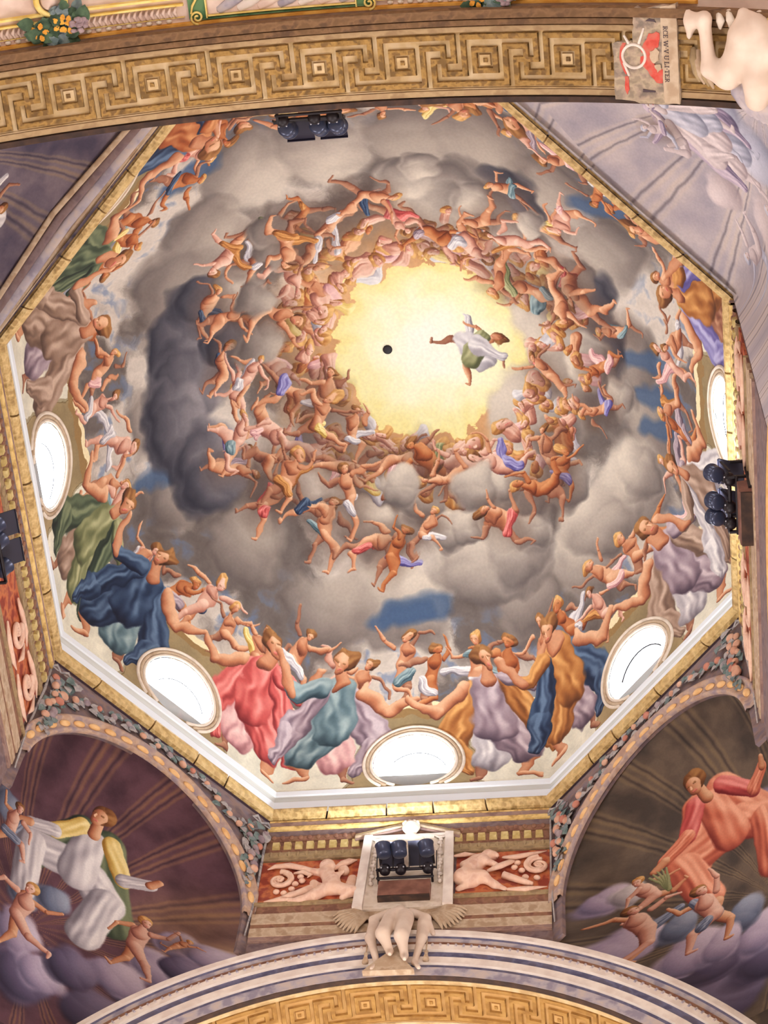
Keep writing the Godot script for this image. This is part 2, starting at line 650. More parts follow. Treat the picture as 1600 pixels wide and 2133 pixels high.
func head(c: Canvas, p: Vector2, r: float, up: Vector2, side: Vector2, sk: PackedFloat32Array, hr: PackedFloat32Array, l: Vector3) -> void:
	c.limb(p + up * r * 0.25, r * 1.02, p + up * r * 0.35 - side * r * 0.3, r * 0.95, hr, l, 0.35, 7.0, p.x)
	c.limb(p + side * r * 0.22, r * 0.74, p - up * r * 0.5 + side * r * 0.34, r * 0.55, sk, l)
	if r > 9.0:
		var dk := ramp("hair")
		for e in [-0.18, 0.5]:
			c.limb(p + up * r * 0.12 + side * r * (e + 0.14), r * 0.13, p + up * r * 0.12 + side * r * (e + 0.3), r * 0.1, dk, l, 0.0, 9.0, 0.0, 0.75)
		c.limb(p + side * r * 0.52, r * 0.12, p + side * r * 0.58 - up * r * 0.22, r * 0.14, sk, Vector3(0.5, 0.5, 0.9))
		c.limb(p - up * r * 0.55 + side * r * 0.3, r * 0.12, p - up * r * 0.55 + side * r * 0.6, r * 0.08, ramp("red"), l, 0.0, 9.0, 0.0, 0.7)


func nude(c: Canvas, at: Vector2, size: float, dir: float, sk: String, cloth: String, kx := 1.0) -> void:
	# a generic floating or sitting figure, limbs thrown about at random, a strip of cloth round the hips
	var up := Vector2.from_angle(dir)
	var sd := Vector2(-up.y, up.x) * (1.0 if rng.randf() < 0.5 else -1.0)
	var s := size
	var l := lamp(at)
	var k := ramp(sk)
	var P := func(u: float, v: float) -> Vector2:
		return at + up * u * s + sd * v * s * kx
	var hip: Vector2 = P.call(0.0, 0.0)
	var chest: Vector2 = P.call(0.23, rng.randf_range(-0.07, 0.07))
	var neck: Vector2 = chest + up * s * 0.12
	var a1 := rng.randf_range(-0.5, 1.5)
	if kx == 1.0 and size < 165.0 and sk != "rosy":
		c.limb(hip - up * s * 0.1, s * 0.42, chest, s * 0.4, ramp("umber"), Vector3(l.x * 0.4, l.y * 0.4, 0.3), 0.0, 9.0, 0.0, 0.5, s * 0.34)
	var legs := []
	for g in 2:
		var th := PI + a1 * (1.0 if g == 0 else -0.5) + rng.randf_range(-0.4, 0.4)
		var dv := Vector2.from_angle(dir + th)
		var knee: Vector2 = hip + Vector2(dv.x, dv.y) * s * 0.25
		var bend := rng.randf_range(-1.3, 1.3)
		var foot: Vector2 = knee + Vector2.from_angle(dir + th + bend) * s * 0.24
		legs.append([knee, foot])
	var arms := []
	for g in [-1.0, 1.0]:
		var sh: Vector2 = P.call(0.29, 0.1 * g)
		var an: float = dir + g * rng.randf_range(0.3, 2.2) * signf(sd.dot(Vector2(-up.y, up.x)))
		var el := sh + Vector2.from_angle(an) * s * 0.18
		arms.append([sh, el, el + Vector2.from_angle(an + g * rng.randf_range(-1.2, 1.2)) * s * 0.17])
	var cl := ramp(cloth if cloth != "" else "pale")
	var far := ramp("faintblue" if sk == "faint" else ("shadow" if sk != "rosy" else "skin"))
	c.limb(hip, s * 0.075, legs[1][0], s * 0.055, far, l)
	c.limb(legs[1][0], s * 0.05, legs[1][1], s * 0.026, far, l)
	c.limb(legs[1][1], s * 0.026, legs[1][1] + (legs[1][1] - legs[1][0]).orthogonal() * 0.3, s * 0.018, far, l)
	c.limb(arms[0][0], s * 0.04, arms[0][1], s * 0.032, far, l)
	c.limb(arms[0][1], s * 0.03, arms[0][2], s * 0.02, far, l)
	if cloth != "":
		var fl: Vector2 = P.call(rng.randf_range(-0.1, 0.35), rng.randf_range(-0.4, 0.4))
		c.limb(hip, s * 0.1, fl, s * 0.05, cl, l, 0.4, 8.0, s)
	c.limb(hip, s * 0.095, chest, s * 0.115, k, l)
	c.limb(chest, s * 0.1, neck, s * 0.04, k, l)
	c.limb(hip, s * 0.085, legs[0][0], s * 0.06, k, l)
	c.limb(legs[0][0], s * 0.055, legs[0][1], s * 0.028, k, l)
	c.limb(legs[0][1], s * 0.03, legs[0][1] + (legs[0][1] - legs[0][0]).orthogonal() * 0.3, s * 0.018, k, l)
	if cloth != "" and rng.randf() < 0.75:
		c.limb(P.call(-0.02, -0.09), s * 0.07, hip.lerp(legs[0][0], 0.6), s * 0.075, cl, l, 0.45, 9.0, s * 2.0)
	head(c, neck + up * s * 0.075, s * 0.078, up, sd, k, ramp("faintblue" if sk == "faint" else ("fair" if rng.randf() < 0.5 else "hair")), l)
	c.limb(arms[1][0], s * 0.045, arms[1][1], s * 0.034, k, l)
	c.limb(arms[1][1], s * 0.032, arms[1][2], s * 0.018, k, l)


func robed(c: Canvas, at: Vector2, size: float, dir: float, mirror: float, robe: String, under: String, cloak: String, kx := 1.0) -> void:
	# a generic standing figure in loose drapery; at is between the feet
	var up := Vector2.from_angle(dir)
	var sd := Vector2(-up.y, up.x) * mirror
	var s := size
	var l := lamp(at + up * s * 0.5)
	var pale := robe.begins_with("faint")
	var sk := ramp("faint" if pale else "skin")
	var dk := ramp("faintblue" if pale else "shadow")
	var P := func(u: float, v: float) -> Vector2:
		return at + up * u * s + sd * v * s * kx
	var ro := ramp(robe)
	var un := ramp(under)
	var ck := ramp(cloak)
	var j := rng.randf_range(-0.04, 0.04)
	c.limb(P.call(0.7, -0.04), s * 0.1, P.call(0.32, -0.3 + j), s * 0.15, ck, l, 0.45, 8.0, j * 60)
	c.limb(P.call(0.34, -0.26), s * 0.12, P.call(0.12, -0.2), s * 0.05, ck, l, 0.45, 8.0, 1.0)
	c.limb(P.call(0.34, 0.12), s * 0.075, P.call(0.17, 0.16), s * 0.055, sk, l)
	c.limb(P.call(0.17, 0.16), s * 0.055, P.call(0.02, 0.12 + j), s * 0.028, sk, l)
	c.limb(P.call(0.02, 0.12 + j), s * 0.03, P.call(0.0, 0.19), s * 0.022, sk, l)
	c.limb(P.call(0.3, -0.1), s * 0.07, P.call(0.03, -0.14), s * 0.03, dk, l)
	c.limb(P.call(0.03, -0.14), s * 0.03, P.call(0.0, -0.2), s * 0.022, dk, l)
	c.limb(P.call(0.46, 0.02), s * 0.16, P.call(0.22, -0.06), s * 0.15, un, l, 0.42, 9.0, 2.0 + j * 50)
	c.limb(P.call(0.5, 0.04), s * 0.15, P.call(0.26, 0.13), s * 0.13, ro, l, 0.45, 9.0, j * 90)
	c.limb(P.call(0.48, 0.0), s * 0.15, P.call(0.74, 0.04), s * 0.12, ro, l, 0.4, 7.0, 4.0)
	c.limb(P.call(0.76, 0.12), s * 0.07, P.call(0.4, 0.24), s * 0.1, ck, l, 0.5, 7.0, j * 70)
	c.limb(P.call(0.4, 0.24), s * 0.1, P.call(0.18, 0.3), s * 0.04, ck, l, 0.5, 7.0, 2.0)
	c.limb(P.call(0.76, -0.1), s * 0.055, P.call(0.66, -0.26), s * 0.045, sk, l)
	c.limb(P.call(0.66, -0.26), s * 0.042, P.call(0.82, -0.36 + j), s * 0.024, sk, l)
	c.limb(P.call(0.8, 0.03), s * 0.05, P.call(0.87, 0.05), s * 0.045, sk, l)
	head(c, P.call(0.93, 0.05), s * 0.068, up, sd, sk, ramp("lilac" if pale else "hair"), l)
	c.limb(P.call(0.78, 0.12), s * 0.06, P.call(0.72, 0.28), s * 0.048, ro, l, 0.3, 6.0, 1.0)
	c.limb(P.call(0.72, 0.28), s * 0.04, P.call(0.9, 0.34 - j), s * 0.024, sk, l)


var lamp_at := Vector2(1100, 1029)

func lamp(p: Vector2) -> Vector3:
	var d := (lamp_at - p).normalized() * 0.74
	return Vector3(d.x, d.y, 0.54)


func puff(c: Canvas, p: Vector2, r: float, n: String, al := 1.0) -> void:
	var l := lamp(p)
	var k := ramp(n)
	for i in 4:
		var o := Vector2.from_angle(rng.randf() * TAU) * r * 0.5
		c.limb(p + o, r * 0.62, p + o * 0.4, r * 0.7, k, l, 0.0, 9.0, 0.0, al * 0.85, r * 0.22)
	c.limb(p, r * 0.85, p + Vector2(l.x, l.y) * r * 0.2, r * 0.8, k, l, 0.05, 4.0, p.x, al, r * 0.16)


func polar(th: float, ph: float) -> Vector2:      # point of the dome picture for an azimuth and an elevation in degrees
	return Vector2(1024, 1024) + Vector2.from_angle(deg_to_rad(th)) * (90.0 - ph) / 90.0 * 1010.0


func paint_dome() -> ImageTexture:
	rng.seed = 11
	var half := 1024
	var c := Canvas.new(half, half)
	var n1 := FastNoiseLite.new()
	n1.seed = 5
	n1.frequency = 0.006
	n1.fractal_octaves = 5
	n1.domain_warp_enabled = true
	n1.domain_warp_amplitude = 40.0
	n1.domain_warp_frequency = 0.008
	var b1 := n1.get_image(half, half).get_data()
	n1.seed = 9
	n1.frequency = 0.03
	n1.domain_warp_enabled = false
	var b2 := n1.get_image(half, half).get_data()
	var sides := []
	for i in 8:
		var m: Vector2 = (OCT[i] + OCT[(i + 1) % 8]) / 2
		sides.append(rad_to_deg(m.angle()))
	for y in half:
		for x in half:
			var dx := (x - 511.5) / 505.0
			var dy := (y - 511.5) / 505.0
			var r := sqrt(dx * dx + dy * dy)
			var ph := 90.0 * (1.0 - r)
			var i := (y * half + x) * 3
			var a := b1[y * half + x] / 255.0
			var b := b2[y * half + x] / 255.0
			var cr: float
			var cg: float
			var cb: float
			var gx := x - 550.0
			var gy := y - 514.5
			var g := sqrt(gx * gx * 0.92 + gy * gy) + (b - 0.5) * 26.0
			if ph < 23.2:
				# painted marble attic between the round windows
				var th := rad_to_deg(atan2(dy, dx))
				var near := 99.0
				for sd in sides:
					near = minf(near, absf(wrapf(th - sd, -180.0, 180.0)))
				var panel := near + ph * 0.12 < 10.6
				var v := 0.93 + 0.14 * (b - 0.5) + 0.1 * (a - 0.5)
				if panel:
					v *= 0.92 + 0.1 * clampf((near - 6.0) / 5.0, 0, 1)
					cr = 178.0 * v
					cg = 154.0 * v
					cb = 112.0 * v
				else:
					cr = 242.0 * v
					cg = 236.0 * v
					cb = 214.0 * v
				if absf(near + ph * 0.12 - 10.8) < 0.35:
					cr *= 0.74
					cg *= 0.7
					cb *= 0.62
				if ph > 21.7:
					cr = 240.0
					cg = 222.0
					cb = 178.0
				elif ph > 20.0:
					cr = 150.0
					cg = 118.0
					cb = 74.0
			elif g < 92.0:
				var t := clampf(g / 92.0, 0, 1)
				cr = lerpf(252, 238, t * t)
				cg = lerpf(247, 220, t * t * t)
				cb = lerpf(230, 146, pow(t, 2.0))
			else:
				# cloud: grey-brown to pale, a little blue showing through low down
				var t := clampf((a - 0.34) * 3.0, 0, 1)
				t = t * t * (3.0 - 2.0 * t)
				cr = lerpf(108, 208, t) + (b - 0.5) * 34
				cg = lerpf(97, 195, t) + (b - 0.5) * 34
				cb = lerpf(92, 182, t) + (b - 0.5) * 34
				var bl := clampf((b - 0.56) * 5.0, 0, 1) * clampf((46.0 - ph) / 12.0, 0, 1) * 0.6
				cr = lerpf(cr, 92, bl)
				cg = lerpf(cg, 112, bl)
				cb = lerpf(cb, 148, bl)
				var w := clampf(1.0 - (g - 92.0) / 90.0, 0, 1)
				w *= 0.85
				cr = lerpf(cr, 222, w)
				cg = lerpf(cg, 164, w)
				cb = lerpf(cb, 108, w)
			c.d[i] = clampi(int(cr), 0, 255)
			c.d[i + 1] = clampi(int(cg), 0, 255)
			c.d[i + 2] = clampi(int(cb), 0, 255)
	# broad cloud masses, at half size
	lamp_at = Vector2(550, 514)
	for p in [[483, 250, 60], [520, 244, 44], [800, 470, 60], [770, 520, 50], [240, 486, 40], [390, 745, 60], [470, 760, 60], [560, 780, 60], [640, 770, 60], [330, 690, 50], [300, 620, 60], [420, 250, 50], [640, 262, 50], [720, 300, 54], [770, 380, 54], [330, 330, 50], [270, 400, 46], [700, 720, 50], [750, 640, 50]]:
		puff(c, Vector2(p[0], p[1]), p[2], "smoke" if rng.randf() < 0.4 else "cloud", 0.75)
	for p in [[516, 242, 34], [500, 236, 26], [819, 445, 30], [796, 517, 28], [812, 480, 30], [760, 700, 34], [330, 770, 34], [250, 420, 24]]:
		c.limb(Vector2(p[0] - 30, p[1]), p[2] * 0.5, Vector2(p[0] + 26, p[1] + 6), p[2] * 0.55, PackedFloat32Array([36, 54, 84, 52, 76, 112, 84, 106, 136]), Vector3(0, 0, 0.6), 0.0, 9.0, 0.0, 0.8, 8.0)
	for p in [[292, 559, 52], [296, 513, 54], [274, 492, 44], [276, 465, 46], [308, 427, 46], [311, 402, 40], [351, 542, 36], [330, 600, 40]]:
		puff(c, Vector2(p[0], p[1]), p[2], "storm")
	for p in [[645, 682, 44], [719, 577, 36], [735, 526, 36], [640, 700, 40]]:
		puff(c, Vector2(p[0], p[1]), p[2], "storm", 0.8)
	for p in [[355, 601, 30], [581, 687, 52], [546, 709, 34], [612, 666, 46], [650, 617, 36], [674, 559, 48], [688, 524, 54], [690, 478, 42], [651, 436, 58], [633, 372, 48], [597, 352, 36], [497, 381, 34], [435, 428, 32], [532, 359, 30], [471, 333, 30], [725, 334, 50], [584, 291, 52], [627, 304, 44], [770, 398, 36], [715, 502, 34]]:
		puff(c, Vector2(p[0], p[1]), p[2], "cloud")
	c.double()
	lamp_at = Vector2(1100, 1029)
	# crowd of small heads round the glow, thinning outwards
	for i in 250:
		var a := rng.randf() * TAU
		var r := 200.0 + pow(rng.randf(), 1.5) * 120.0
		var p := lamp_at + Vector2(cos(a) * 1.04, sin(a)) * r
		var s := rng.randf_range(11, 16)
		var up := Vector2.from_angle(rng.randf() * TAU)
		var sk: String = "rosy" if r < 250.0 else ["skin", "amber", "rosy"][rng.randi() % 3]
		if rng.randf() < 0.55:
			c.limb(p, s * 0.8, p - up * s * 2.2, s * 1.1, ramp(sk if rng.randf() < 0.6 else ["pink", "yellow", "pale"][rng.randi() % 3]), lamp(p), 0.2)
		head(c, p, s, up, up.orthogonal(), ramp(sk), ramp("fair"), lamp(p))
	# flying figures among the clouds
	var fly := [[809, 1339], [889, 1354], [940, 1310], [763, 1267], [835, 1227], [897, 1258], [715, 1294], [659, 1161], [673, 1049], [745, 1095], [778, 1046], [707, 968], [760, 908], [666, 905], [811, 980], [667, 825], [749, 829], [810, 830], [735, 731], [817, 729], [861, 657], [929, 640], [988, 614], [885, 792], [973, 909], [1017, 871], [1081, 834], [1142, 871], [944, 965], [1106, 755], [1227, 792], [1333, 814], [1364, 756], [1469, 906], [1479, 990], [1512, 1104], [1450, 1134], [1337, 974], [1322, 1158], [1397, 1211], [1353, 1312], [1314, 1394], [1221, 1307], [1416, 1365], [1123, 1282], [1172, 1215], [1053, 1320], [1004, 1386], [1266, 1197], [1051, 651], [1235, 675], [1333, 724], [700, 1140], [790, 1150], [720, 1010], [850, 1290], [700, 870], [840, 880], [780, 770], [900, 720], [1300, 1250], [1360, 1160]]
	var cloths := ["red", "pale", "navy", "pink", "moss", "pale", "ochre", "", "mauve", "pale", "", "teal", "violet", "yellow", "pink"]
	var shown := 0
	for p in fly:
		shown += 1
		if shown % 3 == 0 and shown > 6:
			var u := Vector2.from_angle(rng.randf() * TAU) * rng.randf_range(300, 430)
			puff(c, lamp_at + u, rng.randf_range(38, 60), "cloud" if u.x > -120 else "smoke", 0.95)
		var q := Vector2(p[0], p[1]) + Vector2(rng.randf_range(-14, 14), rng.randf_range(-14, 14))
		if q.distance_to(lamp_at) < 232.0:
			q = lamp_at + (q - lamp_at).normalized() * 250.0
		var out := (q - Vector2(1060, 1024)).angle()
		nude(c, q, rng.randf_range(118, 158), out + PI + rng.randf_range(-1.4, 1.4), ["amber", "skin", "skin", "rosy"][rng.randi() % 4], cloths[rng.randi() % cloths.size()])
	# one small pale-robed figure hovering in the light
	rng.seed = 77
	nude(c, Vector2(1172, 1026), 150, 0.35, "skin", "pale", 1.02)
	for p in [[1168, 1030, 1200, 1000, 30, 22, "pale"], [1176, 1010, 1204, 1046, 26, 20, "moss"], [1190, 1030, 1236, 1010, 24, 12, "pale"]]:
		c.limb(Vector2(p[0], p[1]), p[4], Vector2(p[2], p[3]), p[5], ramp(p[6]), Vector3(-0.4, 0.3, 0.6), 0.4, 7.0, p[0])
	rng.seed = 12
	# youths sitting along the painted parapet
	for i in 8:
		var m: float = sides[i]
		for k in 6:
			var th := m + (k - 2.5) * 7.2 + rng.randf_range(-1.5, 1.5)
			var ph := rng.randf_range(25.0, 31.0)
			var q := polar(th, ph)
			var dir := deg_to_rad(th) + PI + rng.randf_range(-0.5, 0.5)
			nude(c, q, rng.randf_range(150, 190), dir, ["skin", "amber", "rosy"][rng.randi() % 3], cloths[rng.randi() % cloths.size()], 1.3)
	# large draped figures standing at the eight corners
	var robes := [
		["red", "pink", "red"], ["teal", "pink", "mauve"],       # lower left corner
		["mauve", "pale", "ochre"], ["ochre", "mauve", "navy"],    # lower right corner
		["mauve", "pale", "taupe"], ["taupe", "slate", "pale"],    # right
		["ochre", "shadow", "violet"], ["mauve", "ochre", "slate"],
		["navy", "teal", "ochre"], ["shadow", "ochre", "slate"],
		["ochre", "pale", "slate"], ["amber", "slate", "navy"],
		["green", "storm", "green"], ["taupe", "mauve", "taupe"],    # left
		["moss", "taupe", "green"], ["navy", "teal", "navy"]]
	for i in 8:
		var a: float = rad_to_deg((OCT[i] as Vector2).angle())
		for k in 2:
			var th := a + (-6.5 if k == 0 else 6.0)
			var rb: Array = robes[i * 2 + k]
			robed(c, polar(th, 1.5 + 1.5 * k), 366.0 - 14.0 * k, deg_to_rad(th) + PI + (0.1 if k == 0 else -0.1), -1.0 if k == 0 else 1.0, rb[0], rb[1], rb[2], 1.25)
	c.finish(70, 7.0)
	return ImageTexture.create_from_image(c.image())


func paint_squinch(which: int) -> ImageTexture:
	# picture space: 200 px a metre, s along the diagonal, w from the rim down the shell
	rng.seed = 31 + which
	var w := 410
	var h := 600
	var c := Canvas.new(w, h)
	var n1 := FastNoiseLite.new()
	n1.seed = 40 + which
	n1.frequency = 0.011
	n1.fractal_octaves = 5
	var b1 := n1.get_image(w, h).get_data()
	var dark: Color = [rgb(72, 46, 56), rgb(76, 66, 60), rgb(172, 166, 178), rgb(74, 66, 84)][which]  # glare pales the third corner, lens tint purples the first, both painted in
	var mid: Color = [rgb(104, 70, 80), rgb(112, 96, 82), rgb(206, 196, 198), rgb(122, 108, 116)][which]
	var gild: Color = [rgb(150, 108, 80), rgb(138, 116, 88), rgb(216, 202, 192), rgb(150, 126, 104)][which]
	var hinge: Vector2 = [Vector2(225, 400), Vector2(215, 400), Vector2(230, 330), Vector2(215, 330)][which]
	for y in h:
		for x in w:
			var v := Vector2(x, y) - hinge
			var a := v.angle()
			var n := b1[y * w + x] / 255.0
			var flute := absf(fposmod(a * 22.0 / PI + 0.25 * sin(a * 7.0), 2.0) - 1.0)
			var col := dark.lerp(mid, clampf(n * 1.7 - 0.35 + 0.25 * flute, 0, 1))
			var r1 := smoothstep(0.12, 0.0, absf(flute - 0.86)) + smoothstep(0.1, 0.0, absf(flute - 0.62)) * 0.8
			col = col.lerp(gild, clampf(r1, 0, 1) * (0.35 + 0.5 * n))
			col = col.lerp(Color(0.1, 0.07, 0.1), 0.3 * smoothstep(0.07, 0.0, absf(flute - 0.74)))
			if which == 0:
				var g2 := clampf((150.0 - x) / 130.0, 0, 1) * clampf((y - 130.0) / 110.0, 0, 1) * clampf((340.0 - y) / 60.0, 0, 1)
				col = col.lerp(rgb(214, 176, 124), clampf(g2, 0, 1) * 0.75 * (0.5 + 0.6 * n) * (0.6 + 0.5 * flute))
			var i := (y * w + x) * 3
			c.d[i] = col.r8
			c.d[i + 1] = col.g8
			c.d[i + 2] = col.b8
	c.double()
	lamp_at = [Vector2(-300, 200), Vector2(1100, 0), Vector2(400, -500), Vector2(800, -300)][which]
	var S := func(s: float, ww: float) -> Vector2:
		return Vector2(s * 200.0, ww * 200.0) if which < 2 else Vector2(s / 4.8 * 820.0, (ww + 0.9) * 200.0)
	match which:
		0:
			for p in [[2.11, 5.0, 110, "dusk"], [1.1, 5.0, 120, "dusk"], [0.5, 4.4, 110, "dusk"], [3.0, 4.6, 110, "dusk"], [2.4, 4.3, 90, "lilac"], [1.9, 4.75, 84, "lilac"], [0.5, 3.4, 80, "lilac"], [0.95, 3.95, 84, "lilac"], [1.5, 4.3, 90, "dusk"], [0.42, 2.75, 62, "lilac"], [0.12, 2.75, 52, "lilac"], [0.3, 3.2, 60, "dusk"], [3.5, 2.4, 60, "slate"], [2.55, 3.5, 66, "slate"]]:
				puff(c, S.call(p[0], p[1]), p[2], p[3])
			seated(c, S.call(2.0, 2.45), 430, -PI / 2 + 0.06, 1.0, "pale", "pale", "green", "yellow")
			puff(c, S.call(2.1, 3.25), 62, "slate")
			nude(c, S.call(2.5, 4.0), 300, -PI / 2, "rosy", "")
			nude(c, S.call(0.85, 3.15), 250, -PI / 2, "rosy", "")
			nude(c, S.call(3.2, 2.75), 230, -PI / 2, "rosy", "slate")
			nude(c, S.call(0.42, 2.75), 96, -PI / 2 - 0.5, "skin", "")
		1:
			for p in [[1.3, 5.4, 130, "dusk"], [0.5, 4.6, 110, "dusk"], [2.0, 4.9, 130, "dusk"], [1.2, 4.4, 90, "dusk"], [0.3, 3.1, 90, "lilac"], [1.8, 4.4, 90, "lilac"], [0.9, 3.9, 96, "lilac"], [0.3, 2.0, 56, "lilac"], [0.5, 2.1, 46, "pale"], [0.8, 3.2, 60, "slate"], [1.6, 3.8, 74, "slate"], [1.25, 4.1, 70, "lilac"], [2.6, 3.6, 90, "dusk"], [2.7, 2.4, 60, "dusk"]]:
				puff(c, S.call(p[0], p[1]), p[2], p[3])
			seated(c, S.call(2.0, 2.2), 430, -PI / 2 + 0.1, -1.0, "coral", "coral", "coral", "red")
			nude(c, S.call(0.72, 2.35), 190, -PI / 2, "rosy", "")
			nude(c, S.call(0.5, 2.9), 230, -PI / 2, "rosy", "slate")
			nude(c, S.call(1.25, 3.4), 280, -PI / 2, "rosy", "slate")
			for k in 5:
				var a := -PI / 2 - 0.3 + k * 0.14
				c.limb(S.call(0.9, 2.4), 7, S.call(0.9, 2.4) + Vector2.from_angle(a) * 84, 3, ramp("moss"), Vector3(0.3, -0.3, 0.6))
		2:
			for p in [[3.4, 1.5, 90, "faintblue"], [2.6, 1.4, 80, "faintblue"], [4.2, 0.9, 70, "faint"], [3.6, 0.4, 60, "faint"]]:
				puff(c, S.call(p[0], p[1]), p[2], p[3], 0.8)
			robed(c, S.call(3.55, 1.3), 300, -2.45, 1.0, "faint", "faintblue", "lilac", 1.0)
			robed(c, S.call(3.1, 1.25), 260, -2.3, -1.0, "faintblue", "faint", "faint", 1.0)
			nude(c, S.call(2.45, 0.25), 120, -PI / 2 - 0.6, "faint", "lilac")
			nude(c, S.call(4.4, 0.4), 170, -PI / 2, "faint", "")
			nude(c, S.call(4.0, 1.4), 170, -PI / 2, "faint", "faintblue")
		3:
			puff(c, S.call(2.7, 1.5), 110, "storm")
			c.limb(S.call(2.6, 0.75), 30, S.call(2.4, 0.95), 12, ramp("pink"), Vector3(0, -0.5, 0.6))
			c.limb(S.call(3.05, 0.3), 34, S.call(3.2, 0.6), 26, ramp("pale"), Vector3(0, -0.5, 0.6), 0.4)
			nude(c, S.call(2.85, 0.7), 190, -PI / 2, "skin", "pale")
	lamp_at = Vector2(1100, 1029)
	c.finish(80 + which, 2.0)
	return ImageTexture.create_from_image(c.image())


func seated(c: Canvas, at: Vector2, size: float, dir: float, mirror: float, robe: String, lap: String, cloak: String, trim: String) -> void:
	# a generic draped figure sitting on cloud; at is the hips
	var up := Vector2.from_angle(dir)
	var sd := Vector2(-up.y, up.x) * mirror
	var s := size
	var l := lamp(at)
	var sk := ramp("skin" if robe != "faint" else "faint")
	var P := func(u: float, v: float) -> Vector2:
		return at + up * u * s + sd * v * s
	var ro := ramp(robe)
	var la := ramp(lap)
	var ck := ramp(cloak)
	c.limb(P.call(0.32, -0.1), s * 0.15, P.call(-0.25, -0.34), s * 0.16, ck, l, 0.4, 8.0, 1.0)
	c.limb(P.call(0.32, 0.1), s * 0.14, P.call(-0.1, 0.34), s * 0.15, ck, l, 0.4, 8.0, 2.0)
	c.limb(P.call(0.0, 0.12), s * 0.15, P.call(-0.05, 0.38), s * 0.14, la, l, 0.4, 9.0, 0.5)
	c.limb(P.call(-0.05, 0.38), s * 0.13, P.call(-0.42, 0.3), s * 0.12, la, l, 0.45, 9.0, 2.0)
	c.limb(P.call(0.0, -0.1), s * 0.15, P.call(-0.14, -0.26), s * 0.15, la, l, 0.4, 9.0, 4.0)
	c.limb(P.call(-0.14, -0.26), s * 0.13, P.call(-0.5, -0.2), s * 0.14, la, l, 0.45, 9.0, 1.3)
	c.limb(P.call(-0.5, 0.26), s * 0.05, P.call(-0.6, 0.3), s * 0.03, sk, l)
	c.limb(P.call(-0.02, 0.0), s * 0.16, P.call(0.28, 0.02), s * 0.13, ro, l, 0.36, 7.0, 3.0)
	c.limb(P.call(0.36, -0.12), s * 0.075, P.call(0.14, -0.3), s * 0.07, ramp(trim), l, 0.35, 6.0, 1.0)
	c.limb(P.call(0.36, 0.12), s * 0.075, P.call(0.18, 0.27), s * 0.07, ramp(trim), l, 0.35, 6.0, 2.0)
	c.limb(P.call(0.18, 0.27), s * 0.06, P.call(0.1, 0.46), s * 0.05, ro, l, 0.3)
	c.limb(P.call(0.1, 0.46), s * 0.036, P.call(0.06, 0.54), s * 0.026, sk, l)
	c.limb(P.call(0.14, -0.3), s * 0.06, P.call(0.22, -0.46), s * 0.05, ro, l, 0.3)
	c.limb(P.call(0.22, -0.46), s * 0.036, P.call(0.28, -0.5), s * 0.026, sk, l)
	c.limb(P.call(0.36, 0.02), s * 0.05, P.call(0.45, 0.03), s * 0.045, sk, l)
	head(c, P.call(0.52, 0.03), s * 0.085, up, sd, sk, ramp("hair" if robe != "faint" else "faintblue"), l)

# ==================================================================== the octagon and its frames

func side_normal(i: int) -> Vector2:            # inward
	var d: Vector2 = (OCT[(i + 1) % 8] - OCT[i]).normalized()
	return Vector2(-d.y, d.x)


func side_frame(i: int, shift := 0.0) -> Transform3D:      # x along the side, y up, z towards the middle; origin at the side's middle on the floor level
	var n := side_normal(i)
	var m: Vector2 = (OCT[i] + OCT[(i + 1) % 8]) / 2 + n * shift
	return Transform3D(Basis(Vector3(n.y, 0, -n.x), Vector3.UP, Vector3(n.x, 0, n.y)), Vector3(m.x, 0, m.y))


func side_half(i: int) -> float:
	return (OCT[(i + 1) % 8] - OCT[i]).length() / 2


func oct_offset(d: float) -> Array:             # the octagon moved inwards by d
	var out := []
	for i in 8:
		var n0 := side_normal((i + 7) % 8)
		var n1 := side_normal(i)
		var b := n0 + n1
		out.append(OCT[i] + b * (d / (b.dot(n1))))
	return out


func ring_side(st: SurfaceTool, i: int, prof: Array, f0 := 0.0, f1 := 1.0, caps := false) -> void:     # profile of (inward offset, y) run along one side, mitred
	var ends := []
	for p in prof:
		var o := oct_offset(p.x)
		var a: Vector2 = (o[i] as Vector2).lerp(o[(i + 1) % 8], f0)
		var b: Vector2 = (o[i] as Vector2).lerp(o[(i + 1) % 8], f1)
		ends.append([Vector3(a.x, p.y, a.y), Vector3(b.x, p.y, b.y)])
	for j in prof.size() - 1:
		quad(st, ends[j][0], ends[j][1], ends[j + 1][1], ends[j + 1][0])
	if caps:
		for e in 2:
			for j in range(1, prof.size() - 1):
				if e == 0:
					tri(st, ends[0][e], ends[j][e], ends[j + 1][e])
				else:
					tri(st, ends[0][e], ends[j + 1][e], ends[j][e])


func oct_reach(th: float) -> float:
	var c := Vector2.from_angle(th)
	var best := 1e9
	for i in 8:
		var n := -side_normal(i)
		var k := n.dot(c)
		if k > 1e-5:
			best = minf(best, n.dot(OCT[i]) / k)
	return best


func dome_point(th: float, ph: float, grow: float) -> Vector3:
	var r := lerpf(oct_reach(th), DOME_R, smoothstep(0.3, 1.2, ph)) * cos(ph) + grow * cos(ph)
	return Vector3(r * cos(th), Y_DOME + (DOME_RISE + grow) * sin(ph), r * sin(th))

const WIN_Y := 28.17 + EYE
const WIN_H := 0.62
const WIN_V := 0.565


func window_gap(p: Vector3, i: int, flare: float) -> float:       # > 0 outside the round opening of side i
	var q := side_frame(i).affine_inverse() * p
	return Vector2(q.x / (WIN_H + flare * 0.5), (q.y - WIN_Y) / (WIN_V + flare)).length() - 1.0


